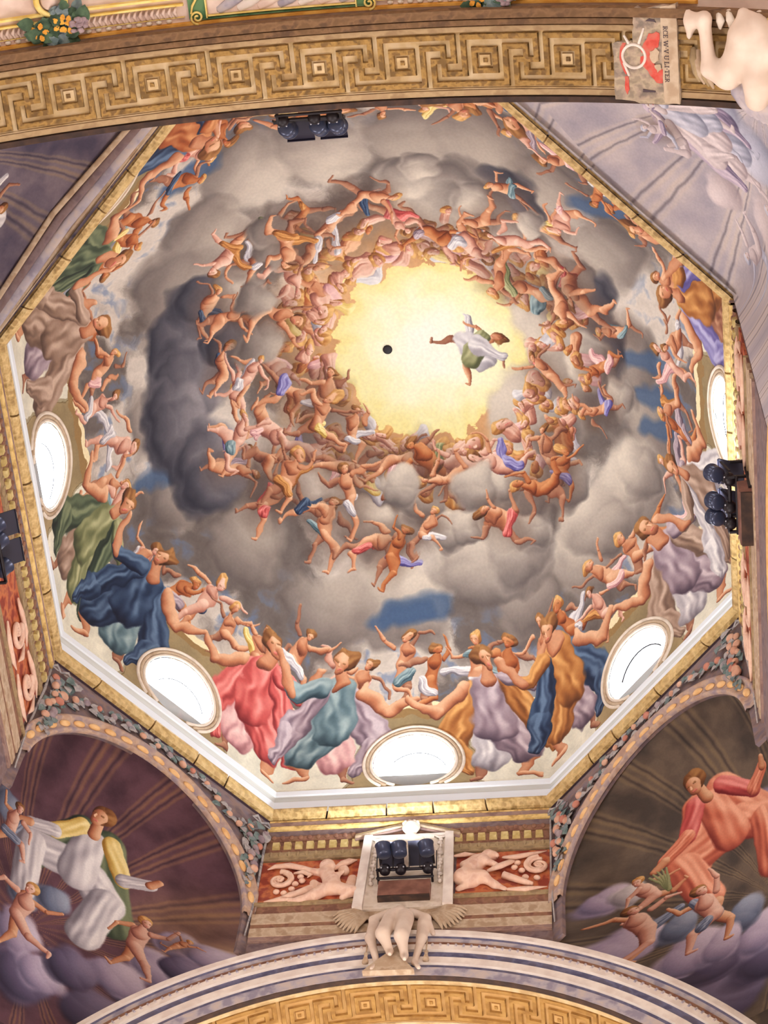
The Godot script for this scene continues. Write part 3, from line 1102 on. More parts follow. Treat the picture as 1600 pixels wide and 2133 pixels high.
func dome_mesh(grow: float) -> SurfaceTool:
	var st := smooth()
	var rows := 44
	var cols := 28
	for i in 8:
		var a: Vector2 = OCT[i]
		var b: Vector2 = OCT[(i + 1) % 8]
		for j in rows:
			for k in cols:
				var p := []
				for q in [[0, 0], [1, 0], [1, 1], [0, 1]]:
					var th := a.lerp(b, float(k + q[0]) / cols).angle()
					var ph := PI / 2 * pow(float(j + q[1]) / rows, 1.25)
					p.append([dome_point(th, ph, grow), th, ph])
				for t in [[0, 1, 2], [0, 2, 3]]:
					clip_tri(st, [p[t[0]], p[t[1]], p[t[2]]], i, grow * 2.4)
	return st


func clip_tri(st: SurfaceTool, t: Array, side: int, flare: float) -> void:
	var poly := []
	var g := []
	for v in t:
		g.append(window_gap(v[0], side, flare))
	if g[0] < 0 and g[1] < 0 and g[2] < 0:
		return
	for e in 3:
		var f := (e + 1) % 3
		if g[e] >= 0:
			poly.append(t[e])
		if (g[e] >= 0) != (g[f] >= 0):
			var s: float = g[e] / (g[e] - g[f])
			poly.append([(t[e][0] as Vector3).lerp(t[f][0], s), lerpf(t[e][1], t[f][1], s), lerpf(t[e][2], t[f][2], s)])
	for k in range(1, poly.size() - 1):
		for v in [poly[0], poly[k], poly[k + 1]]:
			var uv: Vector2 = Vector2(0.5, 0.5) + Vector2.from_angle(v[1]) * (1.0 - v[2] / (PI / 2)) * (1010.0 / 2048.0)
			st.set_uv(uv)
			st.add_vertex(v[0])


func build_dome() -> void:
	var m := plain(Color.WHITE, 0.92)
	m.albedo_texture = paint_dome()
	var f := obj("dome_fresco", dome_mesh(0.0), m, self)
	tag(f, "great painted dome of grey clouds and tumbling figures round a golden glow", "fresco")
	var st := smooth()
	var tip := Vector3(-0.1, Y_DOME + DOME_RISE, 0.03)
	lathe(st, [Vector2(0.07, 0.02), Vector2(0.075, -0.02), Vector2(0.05, -0.03), Vector2(0.0, -0.012)], Transform3D(Basis.IDENTITY, tip), 14)
	obj("hook_hole", st, M.iron, f)
	var shell := obj("ceiling", dome_mesh(0.2), M.outer, self)
	tag(shell, "outer masonry shell of the dome above its painted plaster", "dome", "", "structure")


func ellipse_ring(st: SurfaceTool, ro: float, r: float, ap: float, y_min: float) -> void:
	# a round moulding lying on the curving wall round an oculus, in the frame of its side
	var pts := []
	for k in 73:
		var a := -PI / 2 + TAU * k / 72.0
		var y := WIN_Y + (WIN_V + ro) * sin(a)
		if y < y_min:
			continue
		pts.append(Vector3((WIN_H + ro) * cos(a), y, dome_in(y, ap) + 0.004))
	tube(st, pts, [r], 8)


func dome_in(y: float, ap: float) -> float:          # how far the dome leans in at height y
	var s := clampf((y - Y_DOME) / DOME_RISE, 0.0, 0.9)
	return ap * (1.0 - sqrt(1.0 - s * s))


func build_window(i: int) -> void:
	var fr := side_frame(i)
	var n := base("window_%d" % (i + 1))
	n.transform = fr
	var where: String = ["at the foot of the dome above the framed lamp panel", "on the lower right slope of the dome, a thin dark bar across it", "on the right of the dome beside the lamp rack", "along the upper right edge, seen as a thin sliver", "above the near arch, hidden from view", "on the upper left edge, seen as a slanting oval", "on the left of the dome above two black plates", "on the lower left slope, the brightest with flare beside red drapery"][i]
	tag(n, "round white window " + where, "window", "round windows of the dome", "structure")
	var ap: float = -side_normal(i).dot(OCT[i])
	for k in 3:
		var st := smooth()
		ellipse_ring(st, 0.035 + 0.055 * k, 0.028, ap, Y_DOME + 0.01)
		obj("ring_moulding", st, M.beige if k == 1 else M.stone, n)
	var st := smooth()
	for k in 64:
		var p := []
		for q in [[0, 0], [1, 0], [1, 1], [0, 1]]:
			var a: float = TAU * (k + q[0]) / 64.0
			var y := WIN_Y + WIN_V * sin(a)
			if q[1] == 1:
				y = WIN_Y + (WIN_V + 0.48) * sin(a)
				p.append(Vector3((WIN_H + 0.24) * cos(a), y, dome_in(y, ap) - 0.2))
			else:
				p.append(Vector3(WIN_H * cos(a), y, dome_in(y, ap)))
		quad(st, p[0], p[1], p[2], p[3])
	obj("reveal", st, M.white, n)
	st = mb()
	for k in 48:
		var p := []
		for e in 2:
			var a := TAU * (k + e) / 48.0
			p.append(Vector3(WIN_H * 1.0 * cos(a), WIN_Y + WIN_V * 1.0 * sin(a), dome_in(WIN_Y + WIN_V * sin(a), ap) - 0.03))
		tri(st, Vector3(0, WIN_Y, dome_in(WIN_Y, ap) - 0.03), p[1], p[0])
	obj("pane", st, M.glass, n)
	st = smooth()
	var pts := []
	for k in 15:
		var a := deg_to_rad(150.0 - k * 9.0)
		var wy := WIN_Y - 0.3 + 0.52 * sin(a)
		pts.append(Vector3(0.05 + 0.6 * cos(a) * 0.8, wy, dome_in(wy, ap) - 0.015))
	tube(st, pts, [0.007 if i != 1 else 0.012], 6)
	obj("glazing_bar", st, M.iron, n)


func build_cornice() -> void:
	var w := base("trim_1")
	tag(w, "broad white octagonal cornice at the foot of the painted dome", "cornice", "", "structure")
	for i in 8:
		var st := mb()
		ring_side(st, i, [Vector2(0.0, Y_CORNICE - 0.01), Vector2(0.0, Y_CORNICE + 0.31), Vector2(-0.012, Y_CORNICE + 0.325)])
		ring_side(st, i, [Vector2(-0.01, Y_CORNICE + 0.46), Vector2(0.012, Y_CORNICE + 0.475), Vector2(0.012, Y_CORNICE + 0.585), Vector2(-0.02, Y_CORNICE + 0.61), Vector2(-0.12, Y_CORNICE + 0.61)])
		obj("cornice_length", st, M.white, w)
		st = mb()
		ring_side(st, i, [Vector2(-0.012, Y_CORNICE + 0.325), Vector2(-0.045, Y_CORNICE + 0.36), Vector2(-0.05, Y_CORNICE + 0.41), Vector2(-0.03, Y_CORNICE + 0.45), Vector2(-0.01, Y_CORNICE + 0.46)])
		obj("shaded_cove", st, M.shaded_cove, w)
	var g := base("gilded_moulding")
	tag(g, "carved gilded moulding of jointed lengths running round under the white cornice", "moulding")
	rng.seed = 3
	for i in 8:
		var cuts := [0.0]
		var k := 5
		for j in k - 1:
			cuts.append((j + 1.0) / k + rng.randf_range(-0.04, 0.04))
		cuts.append(1.0)
		for j in k:
			var o := rng.randf_range(-0.004, 0.006)
			var st := mb()
			ring_side(st, i, [Vector2(-0.02, Y_CORNICE - 0.03), Vector2(0.06 + o, Y_CORNICE - 0.02), Vector2(0.115 + o, Y_CORNICE - 0.05), Vector2(0.135 + o, Y_CORNICE - 0.11), Vector2(0.12 + o, Y_CORNICE - 0.18), Vector2(0.07 + o, Y_CORNICE - 0.225), Vector2(-0.02, Y_CORNICE - 0.235)], cuts[j] + (0.003 if j else 0.0), cuts[j + 1] - (0.003 if j < k - 1 else 0.0), true)
			obj("moulding_piece", st, M.gilt, g)
		var st2 := mb()
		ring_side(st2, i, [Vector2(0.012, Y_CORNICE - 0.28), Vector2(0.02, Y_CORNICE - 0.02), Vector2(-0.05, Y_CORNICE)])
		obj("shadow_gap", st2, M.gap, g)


# ==================================================================== squinches

func extrados(y: float, r := FAR_EXT) -> float:
	return sqrt(maxf(r * r - (y - FAR_CY) * (y - FAR_CY), 0.0))


func squinch_ends(q: int, y: float) -> Array:       # the two edges of the concave corner at height y, far or near edge first
	var sx: float = [-1.0, 1.0, 1.0, -1.0][q]
	var wall := -4.86 if sx < 0 else 4.92
	var e := extrados(y) if y < 23.4 + EYE else 0.0
	if q < 2:
		return [Vector2(sx * maxf(2.06, e), -5.34), Vector2(wall, -maxf(2.36, extrados(y, FAR_R)))]
	var b := Vector2(wall, maxf(2.36, extrados(y, FAR_R)))
	if y > 22.72 + EYE:
		return [Vector2(sx * 2.06, NEAR_Z), b]
	return [Vector2(sx * sqrt(maxf(0.0, NEAR_R * NEAR_R - (y - NEAR_CY) * (y - NEAR_CY))), NEAR_Z), b]


func build_squinches() -> void:
	var words := ["painted shell corner at lower left, draped figure in white and green on dusky clouds", "painted shell corner at lower right, draped figure in orange red on clouds", "shell corner at upper right beyond the emblem, strong light and glare put into its pale paint", "dark grey shell corner with raking ribs at upper left"]
	for q in 4:
		var n := base("squinch_fresco")
		tag(n, words[q], "fresco", "painted shell corners below the octagon")
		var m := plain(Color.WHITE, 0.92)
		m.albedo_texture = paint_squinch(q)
		var top := squinch_ends(q, Y_RIM)
		var mid: Vector2 = (top[0] + top[1]) / 2
		var ex: Vector2 = (top[1] - top[0]).normalized()
		var out := Vector2(ex.y, -ex.x)
		if out.dot(mid) < 0:
			out = -out
		var rad: float = (top[1] - top[0]).length() / 2
		var st := smooth()
		var rows := 34
		var cols := 40
		var grid := []
		for j in rows + 1:
			var row := []
			for k in cols + 1:
				var al := PI * k / cols
				var p: Vector3
				if j <= 18:
					var y := lerpf(20.64 + EYE, Y_RIM, j / 18.0)
					var e := squinch_ends(q, y)
					var mm: Vector2 = (e[0] + e[1]) / 2
					var ee: Vector2 = (e[1] - e[0]) / 2
					var oo := Vector2(ee.y, -ee.x)
					if oo.dot(mid) < 0:
						oo = -oo
					var v: Vector2 = mm - ee * cos(al) + oo * sin(al)
					p = Vector3(v.x, y, v.y)
				else:
					var be := PI / 2 * (j - 18) / (rows - 18.0)
					# far corners: quarter sphere behind an arch; near corners: vault rising to the straight moulding
					var v: Vector2 = mid + (-ex * cos(al) + out * sin(al)) * rad * cos(be)
					if q >= 2:
						var edge: Vector2 = (OCT[[0, 0, 4, 5][q]] as Vector2).lerp(OCT[[0, 0, 3, 6][q]], 0.5 - 0.5 * cos(al))
						v = edge + (mid + (-ex * cos(al) + out * sin(al)) * rad - edge) * cos(be)
					p = Vector3(v.x, Y_RIM + (rad if q < 2 else 2.72) * sin(be), v.y)
				var f := Vector2(p.x, p.z)
				row.append([p, Vector2((f - top[0]).dot(ex) / (4.1 if q < 2 else 4.8), ((f - mid).dot(out) + (26.1 if q < 2 else 27.0) + EYE - p.y) / 6.0)])
			grid.append(row)
		for j in rows:
			for k in cols:
				for c in [[0, 0], [0, 1], [1, 1], [0, 0], [1, 1], [1, 0]]:
					var g: Array = grid[j + c[0]][k + c[1]]
					st.set_uv(g[1])
					st.add_vertex(g[0])
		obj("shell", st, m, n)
		if q >= 2:
			var sf := side_frame([7, 1, 3, 5][q])
			var hh := side_half([7, 1, 3, 5][q])
			if q == 3:
				hh = 2.0
				for e in [[-0.1, 0.04, M.beige], [-0.2, 0.07, M.lavender], [-0.32, 0.06, M.slate], [-0.42, 0.04, M.beige]]:
					var tb := smooth()
					var dz: float = e[0]
					var yy := Y_RIM + 2.72 * sqrt(1.0 - pow(-dz / rad, 2.0)) - 0.01
					tube(tb, [sf * Vector3(-hh * 0.97, yy - 0.05, dz * 0.7), sf * Vector3(0, yy, dz), sf * Vector3(hh * 0.97, yy - 0.05, dz * 0.7)], [e[1]], 8, Vector3.UP, 0.4)
					obj("edge_moulding", tb, e[2], n)
			continue
		# spandrel wall on the octagon side, and the moulded rim with its row of egg shapes
		var i: int = [7, 1, 3, 5][q]
		var fr := side_frame(i)
		var h := side_half(i)
		var poly := PackedVector2Array([Vector2(-h, 23.55 + EYE), Vector2(-h, Y_CORNICE - 0.2), Vector2(h, Y_CORNICE - 0.2), Vector2(h, 23.55 + EYE)])
		var cy := 24.22 + EYE
		var r0 := 1.88
		var b := mb()
		poly.append(Vector2(r0, 23.55 + EYE))
		for k in 33:
			var a := PI * k / 32.0
			poly.append(Vector2(r0 * cos(a), cy + r0 * sin(a)))
		poly.append(Vector2(-r0, 23.55 + EYE))
		slab(b, poly, -0.06, 0.0)
		obj("spandrel", b, M.spandrel, n).transform = fr
		var rim := smooth()
		var kk := 48
		for k in kk:
			for band in [[1.86, 0.0, 1.86, 0.05], [1.86, 0.05, 1.9, 0.065], [1.9, 0.065, 1.94, 0.03], [2.06, 0.03, 2.09, 0.075], [2.09, 0.075, 2.14, 0.07], [2.14, 0.07, 2.16, 0.0], [1.94, 0.03, 2.06, 0.03]]:
				var p := []
				for c in [[0, 0], [1, 0], [1, 1], [0, 1]]:
					var a: float = lerpf(-1.5, 1.5, float(k + c[0]) / kk)
					var r: float = minf(band[c[1] * 2], (h - 0.005) / maxf(absf(sin(a)), 0.01))
					p.append(Vector3(r * sin(a), cy + r * cos(a), band[c[1] * 2 + 1]))
				quad(rim, p[0], p[1], p[2], p[3])
		var ro := obj("rim", rim, M.rim, n)
		ro.transform = fr
		var em := smooth()
		ball(em, Vector3.ZERO, Vector3(0.105, 0.055, 0.035), Basis.IDENTITY, 12, 8)
		em.index()
		em.generate_normals()
		var mesh := em.commit()
		for k in 19:
			var a := lerpf(-1.3, 1.3, k / 18.0)
			same("egg", mesh, M.egg, n, fr * Transform3D(Basis(Vector3.BACK, -a), Vector3(1.995 * sin(a), cy + 1.995 * cos(a), 0.04)))


# ==================================================================== masonry

func build_shell() -> void:
	var f := mb()
	box(f, Vector3(0, -0.2, 5), Vector3(25, 0.4, 39))
	tag(obj("floor", f, M.paving, self), "pale stone paving of the church floor, far below the picture", "floor", "", "structure")
	var top := 28.9 + EYE
	for w in [["wall_left_transept", Vector3(-12.2, top / 2, 5), Vector3(0.6, top, 39)], ["wall_right_transept", Vector3(12.2, top / 2, 5), Vector3(0.6, top, 39)], ["wall_choir", Vector3(0, top / 2, -14.2), Vector3(25, top, 0.6)], ["wall_nave_end", Vector3(0, top / 2, 24.2), Vector3(25, top, 0.6)]]:
		var st := mb()
		box(st, w[1], w[2])
		tag(obj(w[0], st, M.outer, self), "plain plastered outer wall of the church, out of the picture", "wall", "", "structure")
	# flat slab over everything round the foot of the dome
	var st := mb()
	var o := oct_offset(-0.06)
	for pl in [[Y_CORNICE + 0.62, false], [Y_CORNICE + 1.0, true]]:
		for i in 8:
			var a: Vector2 = o[i]
			var b: Vector2 = o[(i + 1) % 8]
			var a2 := a * (26.0 / a.length())
			var b2 := b * (26.0 / b.length())
			quad(st, Vector3(a.x, pl[0], a.y), Vector3(a2.x, pl[0], a2.y), Vector3(b2.x, pl[0], b2.y), Vector3(b.x, pl[0], b.y))
	for i in 8:
		var a: Vector2 = o[i]
		var b: Vector2 = o[(i + 1) % 8]
		quad(st, Vector3(a.x, Y_CORNICE - 0.3, a.y), Vector3(b.x, Y_CORNICE - 0.3, b.y), Vector3(b.x, Y_CORNICE + 0.62, b.y), Vector3(a.x, Y_CORNICE + 0.62, a.y))
	tag(obj("roof_slab", st, M.outer, self), "masonry deck round the foot of the dome, hidden behind the cornice", "roof", "", "structure")


func band(st: SurfaceTool, h: float, y0: float, y1: float, z: float, round_top := 0.0, x0 := 1e9, x1 := 1e9) -> void:
	var a := -h if x0 > 1e8 else x0
	var b := h if x1 > 1e8 else x1
	if round_top > 0.0:
		var prof := []
		for k in 7:
			var t := PI * k / 6.0
			prof.append(Vector2(z + round_top * sin(t), lerpf(y0, y1, (1.0 - cos(t)) / 2)))
		prof.push_front(Vector2(-0.02, y0))
		prof.append(Vector2(-0.02, y1))
		for j in prof.size() - 1:
			quad(st, Vector3(a, prof[j].y, prof[j].x), Vector3(b, prof[j].y, prof[j].x), Vector3(b, prof[j + 1].y, prof[j + 1].x), Vector3(a, prof[j + 1].y, prof[j + 1].x))
	else:
		box(st, Vector3((a + b) / 2, (y0 + y1) / 2, z / 2 - 0.01), Vector3(b - a, y1 - y0, z + 0.02))


func build_walls() -> void:
	for w in [[0, "wall_front", "wall above the far arch with entablature mouldings under the gilded cornice"], [2, "wall_right", "wall at the right edge with pinkish frieze and mouldings seen aslant"], [6, "wall_left", "wall at the left edge with reddish frieze and mouldings seen aslant"]]:
		var i: int = w[0]
		var n := base(w[1])
		n.transform = side_frame(i)
		tag(n, w[2], "wall", "", "structure")
		var h := side_half(i)
		var E := EYE
		var poly := PackedVector2Array([Vector2(h, 27.0 + E), Vector2(h, FAR_CY + sqrt(24.2 - h * h))])
		for k in 21:
			var x := lerpf(h, -h, k / 20.0)
			poly.append(Vector2(x, FAR_CY + sqrt(24.2 - x * x)))
		poly.append(Vector2(-h, 27.0 + E))
		var st := mb()
		slab(st, poly, -0.5, 0.0)
		obj("wall_face", st, M.slate, n)
		st = mb()
		for s in [-1.0, 1.0]:
			box(st, Vector3(s * (FAR_R + 0.45), FAR_CY / 2, -0.45), Vector3(0.9, FAR_CY, 0.9))
		obj("pier", st, M.beige, n)
		var rows := [
			["gilt_fillet", 26.66, 26.72, 0.05, M.gold, 0.0], ["plain_fascia", 26.56, 26.66, 0.06, M.mauve, 0.0], ["gilt_bead", 26.47, 26.56, 0.05, M.gold, 0.03],
			["plain_frieze_strip", 26.34, 26.47, 0.03, M.slate, 0.0], ["carved_ovolo", 26.2, 26.34, 0.02, M.redbrown, 0.03], ["dentil_bed", 25.95, 26.2, 0.015, M.redbrown, 0.0],
			["leaf_moulding", 25.77, 25.94, 0.02, M.olive, 0.03], ["thin_fillet", 25.71, 25.77, 0.05, M.olive, 0.0],
			["lower_ledge", 24.61, 24.68, 0.06, M.olive, 0.0], ["brown_fascia", 24.42, 24.61, 0.03, M.redbrown, 0.0], ["beige_fascia", 24.2, 24.42, 0.05, M.beige, 0.0],
			["brown_fillet", 24.1, 24.2, 0.03, M.redbrown, 0.0], ["stone_fascia", 23.92, 24.1, 0.045, M.beige, 0.0], ["grey_fillet", 23.82, 23.92, 0.03, M.mauve, 0.0]]
		for r in rows:
			st = mb()
			band(st, h - 0.004, r[1] + E, r[2] + E, r[3], r[5])
			obj(r[0], st, r[4], n)
		var db := mb()
		box(db, Vector3.ZERO, Vector3(0.115, 0.13, 0.06), 0.01)
		db.generate_normals()
		var dm := db.commit()
		var cnt := int(h * 2 / 0.165)
		for k in cnt:
			var x := (k - (cnt - 1) / 2.0) * 0.165
			if i == 0 and x > -0.66 and x < 0.72:
				continue
			same("dentil", dm, M.dentil, n, Transform3D(Basis.IDENTITY, Vector3(x, 26.08 + E, 0.04)))
		var eb := smooth()
		ball(eb, Vector3.ZERO, Vector3(0.04, 0.05, 0.025), Basis.IDENTITY, 8, 6)
		eb.index()
		eb.generate_normals()
		var emesh := eb.commit()
		cnt = int(h * 2 / 0.13)
		for k in cnt:
			var x := (k - (cnt - 1) / 2.0) * 0.13
			if i == 0 and x > -0.5 and x < 0.55:
				continue
			same("ovolo_egg", emesh, M.redbrown, n, Transform3D(Basis.IDENTITY, Vector3(x, 26.27 + E, 0.05)))
		for k in cnt:
			var x := (k - (cnt - 1) / 2.0) * 0.13
			if i == 0 and x > -0.66 and x < 0.72:
				continue
			same("leaf_tip", emesh, M.olive, n, Transform3D(Basis.from_scale(Vector3(0.8, 1.1, 1.0)), Vector3(x, 25.86 + E, 0.045)))
		# moulded archivolt of the far arch
		if i != 0:
			side_soffit(n)
			continue
		var arch := base("archivolt")
		arch.transform = side_frame(i)
		tag(arch, "curved archivolt of white and slate blue bands round the far arch", "archivolt")
		for b in [["face_band", 4.82, 4.99, 0.05, M.lavender], ["step", 4.99, 5.06, 0.03, M.blueband], ["white_fascia", 5.06, 5.19, 0.07, M.whiteband], ["slate_fascia", 5.19, 5.32, 0.045, M.blueband], ["white_fascia", 5.32, 5.43, 0.09, M.whiteband], ["carved_bead", 5.43, 5.5, 0.075, M.redbrown], ["grey_cove", 5.5, 5.6, 0.06, M.lavender], ["dark_line", 5.6, 5.63, 0.07, M.blueband], ["outer_fillet", 5.63, 5.72, 0.11, M.whiteband]]:
			st = smooth()
			arc_sweep(st, FAR_CY, [Vector2(b[1], -0.02), Vector2(b[1], b[3]), Vector2(b[2], b[3]), Vector2(b[2], -0.02)], -1.3, 1.3, 72)
			obj(b[0], flatten(st), b[4], arch)
		if i == 0:
			var tb := mb()
			box(tb, Vector3.ZERO, Vector3(0.035, 0.06, 0.02), 0.008)
			tb.generate_normals()
			var tm := tb.commit()
			for k in 96:
				var a := lerpf(-0.92, 0.92, k / 95.0)
				if absf(a) < 0.08:
					continue
				same("leaf_tooth", tm, M.lavender, arch, Transform3D(Basis(Vector3.BACK, -a), Vector3(5.415 * sin(a), FAR_CY + 5.415 * cos(a), 0.095)))
		# underside of the arch
		var so := base("arch_soffit")
		so.transform = side_frame(i)
		tag(so, "underside of the far arch at the bottom of the picture", "arch", "", "structure")
		st = smooth()
		arc_sweep(st, FAR_CY, [Vector2(4.82, 0.05), Vector2(4.84, -0.0), Vector2(4.84, -0.9), Vector2(5.3, -0.9)], -1.5, 1.5, 60)
		obj("soffit", flatten(st), M.sofffar, so)
		if i == 0:
			st = mb()
			arc_bar(st, FAR_CY, 4.84, -3.6, 3.6, -0.03, 0.05, 0.03, 0.005)
			obj("dark_edge", st, M.darkbrown, so)
			st = mb()
			arc_bar(st, FAR_CY, 4.84, -3.6, 3.6, -0.1, -0.03, 0.025, 0.005)
			arc_bar(st, FAR_CY, 4.84, -3.6, 3.6, -0.8, -0.7, 0.025, 0.005)
			obj("border_fillet", st, M.soffit, so)
			meander("meander_band", so.transform, FAR_CY, 4.84, 0.44, 0.87, -4, 4, -0.385, 0.0555, 0.036, M.keyfar, M.sofffar, "ochre key pattern in relief under the far arch at the bottom edge")


func side_soffit(n: Node3D) -> void:
	var st := smooth()
	arc_sweep(st, FAR_CY, [Vector2(4.82, 0.0), Vector2(4.82, -0.9), Vector2(5.3, -0.9)], -1.5, 1.5, 60)
	obj("arch_soffit", flatten(st), M.sofffar, n)


func flatten(st: SurfaceTool) -> SurfaceTool:      # hard edges between bands: rebuild with flat normals
	var a := st.commit_to_arrays()
	var out := mb()
	for v in a[Mesh.ARRAY_VERTEX]:
		out.add_vertex(v)
	return out


func meander(called: String, xf: Transform3D, cy: float, r: float, s0: float, step: float, k0: int, k1: int, zc: float, u: float, hgt: float, m: Material, inner: Material, label: String, skip := []) -> void:
	# interlaced key fret with squares: each strand piece and each square a part
	var n := base(called)
	n.transform = xf
	tag(n, label, "key pattern")
	var us := step / 16.0
	var hw := 0.62
	for k in range(k0, k1 + 1):
		if skip.has(k):
			continue
		var c := s0 + step * k
		# strand rising from the lower band, strand falling from the upper band
		var a := [[-4.0 + 10.0, 0.0, 20.0, 0.0], [4.0, 0.0, 4.0, 7.0], [4.0, 7.0, 8.0, 7.0], [8.0, 7.0, 8.0, 2.0], [8.0, 2.0, 12.0, 2.0], [12.0, 2.0, 12.0, 9.0]]
		var b := [[-4.0, 9.0, 10.0, 9.0], [10.0, 9.0, 10.0, 4.5], [10.0, 4.5, 6.0, 4.5], [6.0, 4.5, 6.0, 0.0]]
		for strand in [a, b]:
			var st := mb()
			for e in strand:
				arc_bar(st, cy, r, c + (minf(e[0], e[2]) - hw) * us, c + (maxf(e[0], e[2]) + hw) * us, zc + (minf(e[1], e[3]) - 4.5 - hw) * u, zc + (maxf(e[1], e[3]) - 4.5 + hw) * u, hgt, 0.008)
			obj("key_bar", st, m, n)
		var st := mb()
		for e in [[-2.0, -2.0, 2.0, -2.0], [-2.0, 2.0, 2.0, 2.0], [-2.0, -2.0, -2.0, 2.0], [2.0, -2.0, 2.0, 2.0]]:
			arc_bar(st, cy, r, c + (e[0] - hw) * us, c + (e[2] + hw) * us, zc + (e[1] - hw) * u, zc + (e[3] + hw) * u, hgt, 0.008)
		obj("square_frame", st, m, n)
		st = mb()
		arc_bar(st, cy, r, c - 1.1 * us, c + 1.1 * us, zc - 1.1 * u, zc + 1.1 * u, hgt * 0.7, 0.006)
		obj("square_panel", st, inner, n)
		st = mb()
		arc_bar(st, cy, r - hgt * 0.7, c - 0.45 * us, c + 0.45 * us, zc - 0.45 * u, zc + 0.45 * u, hgt * 0.5, 0.006)
		obj("square_boss", st, m, n)
	# raised cream ridges along both edges
	for e in [-1.0, 1.0]:
		var st := mb()
		arc_bar(st, cy, r, s0 + step * (k0 - 0.5), s0 + step * (k1 + 0.5), zc + e * 5.5 * u - 0.012, zc + e * 5.5 * u + 0.012, 0.018, 0.006)
		obj("edge_ridge", st, inner, n)


func build_near_arch() -> void:
	var n := base("wall_back")
	tag(n, "wall over the near arch, seen only by its underside", "wall", "", "structure")
	var poly := PackedVector2Array([Vector2(-12, 27.6 + EYE), Vector2(12, 27.6 + EYE), Vector2(12, 0.1), Vector2(6.2, 0.1)])
	for k in 33:
		var a := lerpf(0.77, -0.77, k / 32.0)
		poly.append(Vector2(NEAR_R * sin(a), NEAR_CY + NEAR_R * cos(a)))
	poly.append(Vector2(-6.2, 0.1))
	poly.append(Vector2(-12, 0.1))
	var st := mb()
	slab(st, poly, NEAR_Z, 7.12)
	obj("wall_mass", st, M.soffit, n)
	var so := base("trim_2")
	tag(so, "plain edge mouldings and one with shade painted in along both sides of the near arch's underside", "moulding", "", "structure")
	for b in [["dark_edge", 6.16, 6.235, 0.05, M.darkbrown], ["fillet", 6.235, 6.31, 0.035, M.fillet], ["fillet", 6.915, 6.985, 0.035, M.fillet], ["brown_moulding", 6.985, 7.06, 0.06, M.brown], ["brown_moulding", 7.06, 7.17, 0.085, M.brown]]:  # dark edge strip has the shade under the front moulding in its colour
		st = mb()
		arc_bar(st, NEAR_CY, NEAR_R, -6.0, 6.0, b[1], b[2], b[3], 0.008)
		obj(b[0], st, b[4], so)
	meander("meander_band", Transform3D.IDENTITY, NEAR_CY, NEAR_R, 0.33, 0.905, -5, 5, 6.62, 0.0555, 0.042, M.key, M.soffit, "brown and cream key pattern in relief under the near arch across the top")


func build_nave_vault() -> void:
	var st := smooth()
	arc_sweep(st, NEAR_CY, [Vector2(9.04, 7.1), Vector2(9.04, 24.0), Vector2(9.5, 24.0), Vector2(9.5, 7.1)], -1.2, 1.2, 60)
	tag(obj("nave_vault", flatten(st), M.pinkish, self), "painted nave vault, a strip of it along the top edge", "vault", "", "structure")

# ==================================================================== things

func loc(i: int, x: float, y: float, z := 0.0) -> Vector3:
	return side_frame(i) * Vector3(x, y + EYE, z)


func build_far_panel() -> void:
	var n := base("framed_wall_panel")
	n.transform = side_frame(0)
	tag(n, "cream stucco framed panel with bead garlands behind the central lamp rack", "panel")
	var E := EYE
	var st := mb()
	slab(st, PackedVector2Array([Vector2(-0.56, 26.05 + E), Vector2(0.64, 26.05 + E), Vector2(0.68, 24.36 + E), Vector2(-0.62, 24.36 + E)]), 0.0, 0.09)
	obj("backing", st, M.stone, n)
	for f in [[[-0.6, 26.08], [-0.48, 26.08], [-0.52, 24.34], [-0.66, 24.34]], [[0.56, 26.08], [0.68, 26.08], [0.72, 24.34], [0.58, 24.34]]]:
		st = mb()
		var pg := PackedVector2Array()
		for q in f:
			pg.append(Vector2(q[0], q[1] + E))
		slab(st, pg, 0.08, 0.16)
		obj("side_frame", st, M.whiteband, n)
	st = mb()
	slab(st, PackedVector2Array([Vector2(-0.48, 26.08 + E), Vector2(0.56, 26.08 + E), Vector2(0.56, 26.02 + E), Vector2(-0.48, 26.02 + E)]), 0.08, 0.14)
	obj("top_frame", st, M.whiteband, n)
	# sloping gable mouldings and dark side scrolls
	for f in [[[-0.74, 26.14], [-0.06, 26.37]], [[0.76, 26.1], [0.16, 26.37]]]:
		for o in [[0.0, 0.035, M.beige], [0.06, 0.022, M.olive], [-0.055, 0.022, M.mauve]]:
			st = smooth()
			tube(st, [Vector3(f[0][0], f[0][1] + o[0] + E, 0.08), Vector3(f[1][0], f[1][1] + o[0] + E, 0.08)], [o[1]], 8)
			obj("gable_moulding", st, o[2], n)
	# bead garlands down both sides
	for x in [-0.42, 0.5]:
		var b := smooth()
		ball(b, Vector3.ZERO, Vector3(0.034, 0.042, 0.03), Basis.IDENTITY, 8, 6)
		b.index()
		b.generate_normals()
		var bm := b.commit()
		for k in 13:
			var s := 1.0 + 0.35 * sin(k * 2.1)
			same("garland_bead", bm, M.whiteband, n, Transform3D(Basis.from_scale(Vector3(s, 1.0, 1.0)), Vector3(x - 0.05 * (k / 12.0) * signf(x) * -0.4 - 0.012 * (k % 2), 25.95 - 0.085 * k + E, 0.11)))
		st = smooth()
		tube(st, [Vector3(x, 26.0 + E, 0.11), Vector3(x - 0.1, 26.03 + E, 0.12), Vector3(x - 0.02, 25.97 + E, 0.13), Vector3(x + 0.09, 26.03 + E, 0.12)], [0.022], 6)
		obj("ribbon", st, M.whiteband, n)


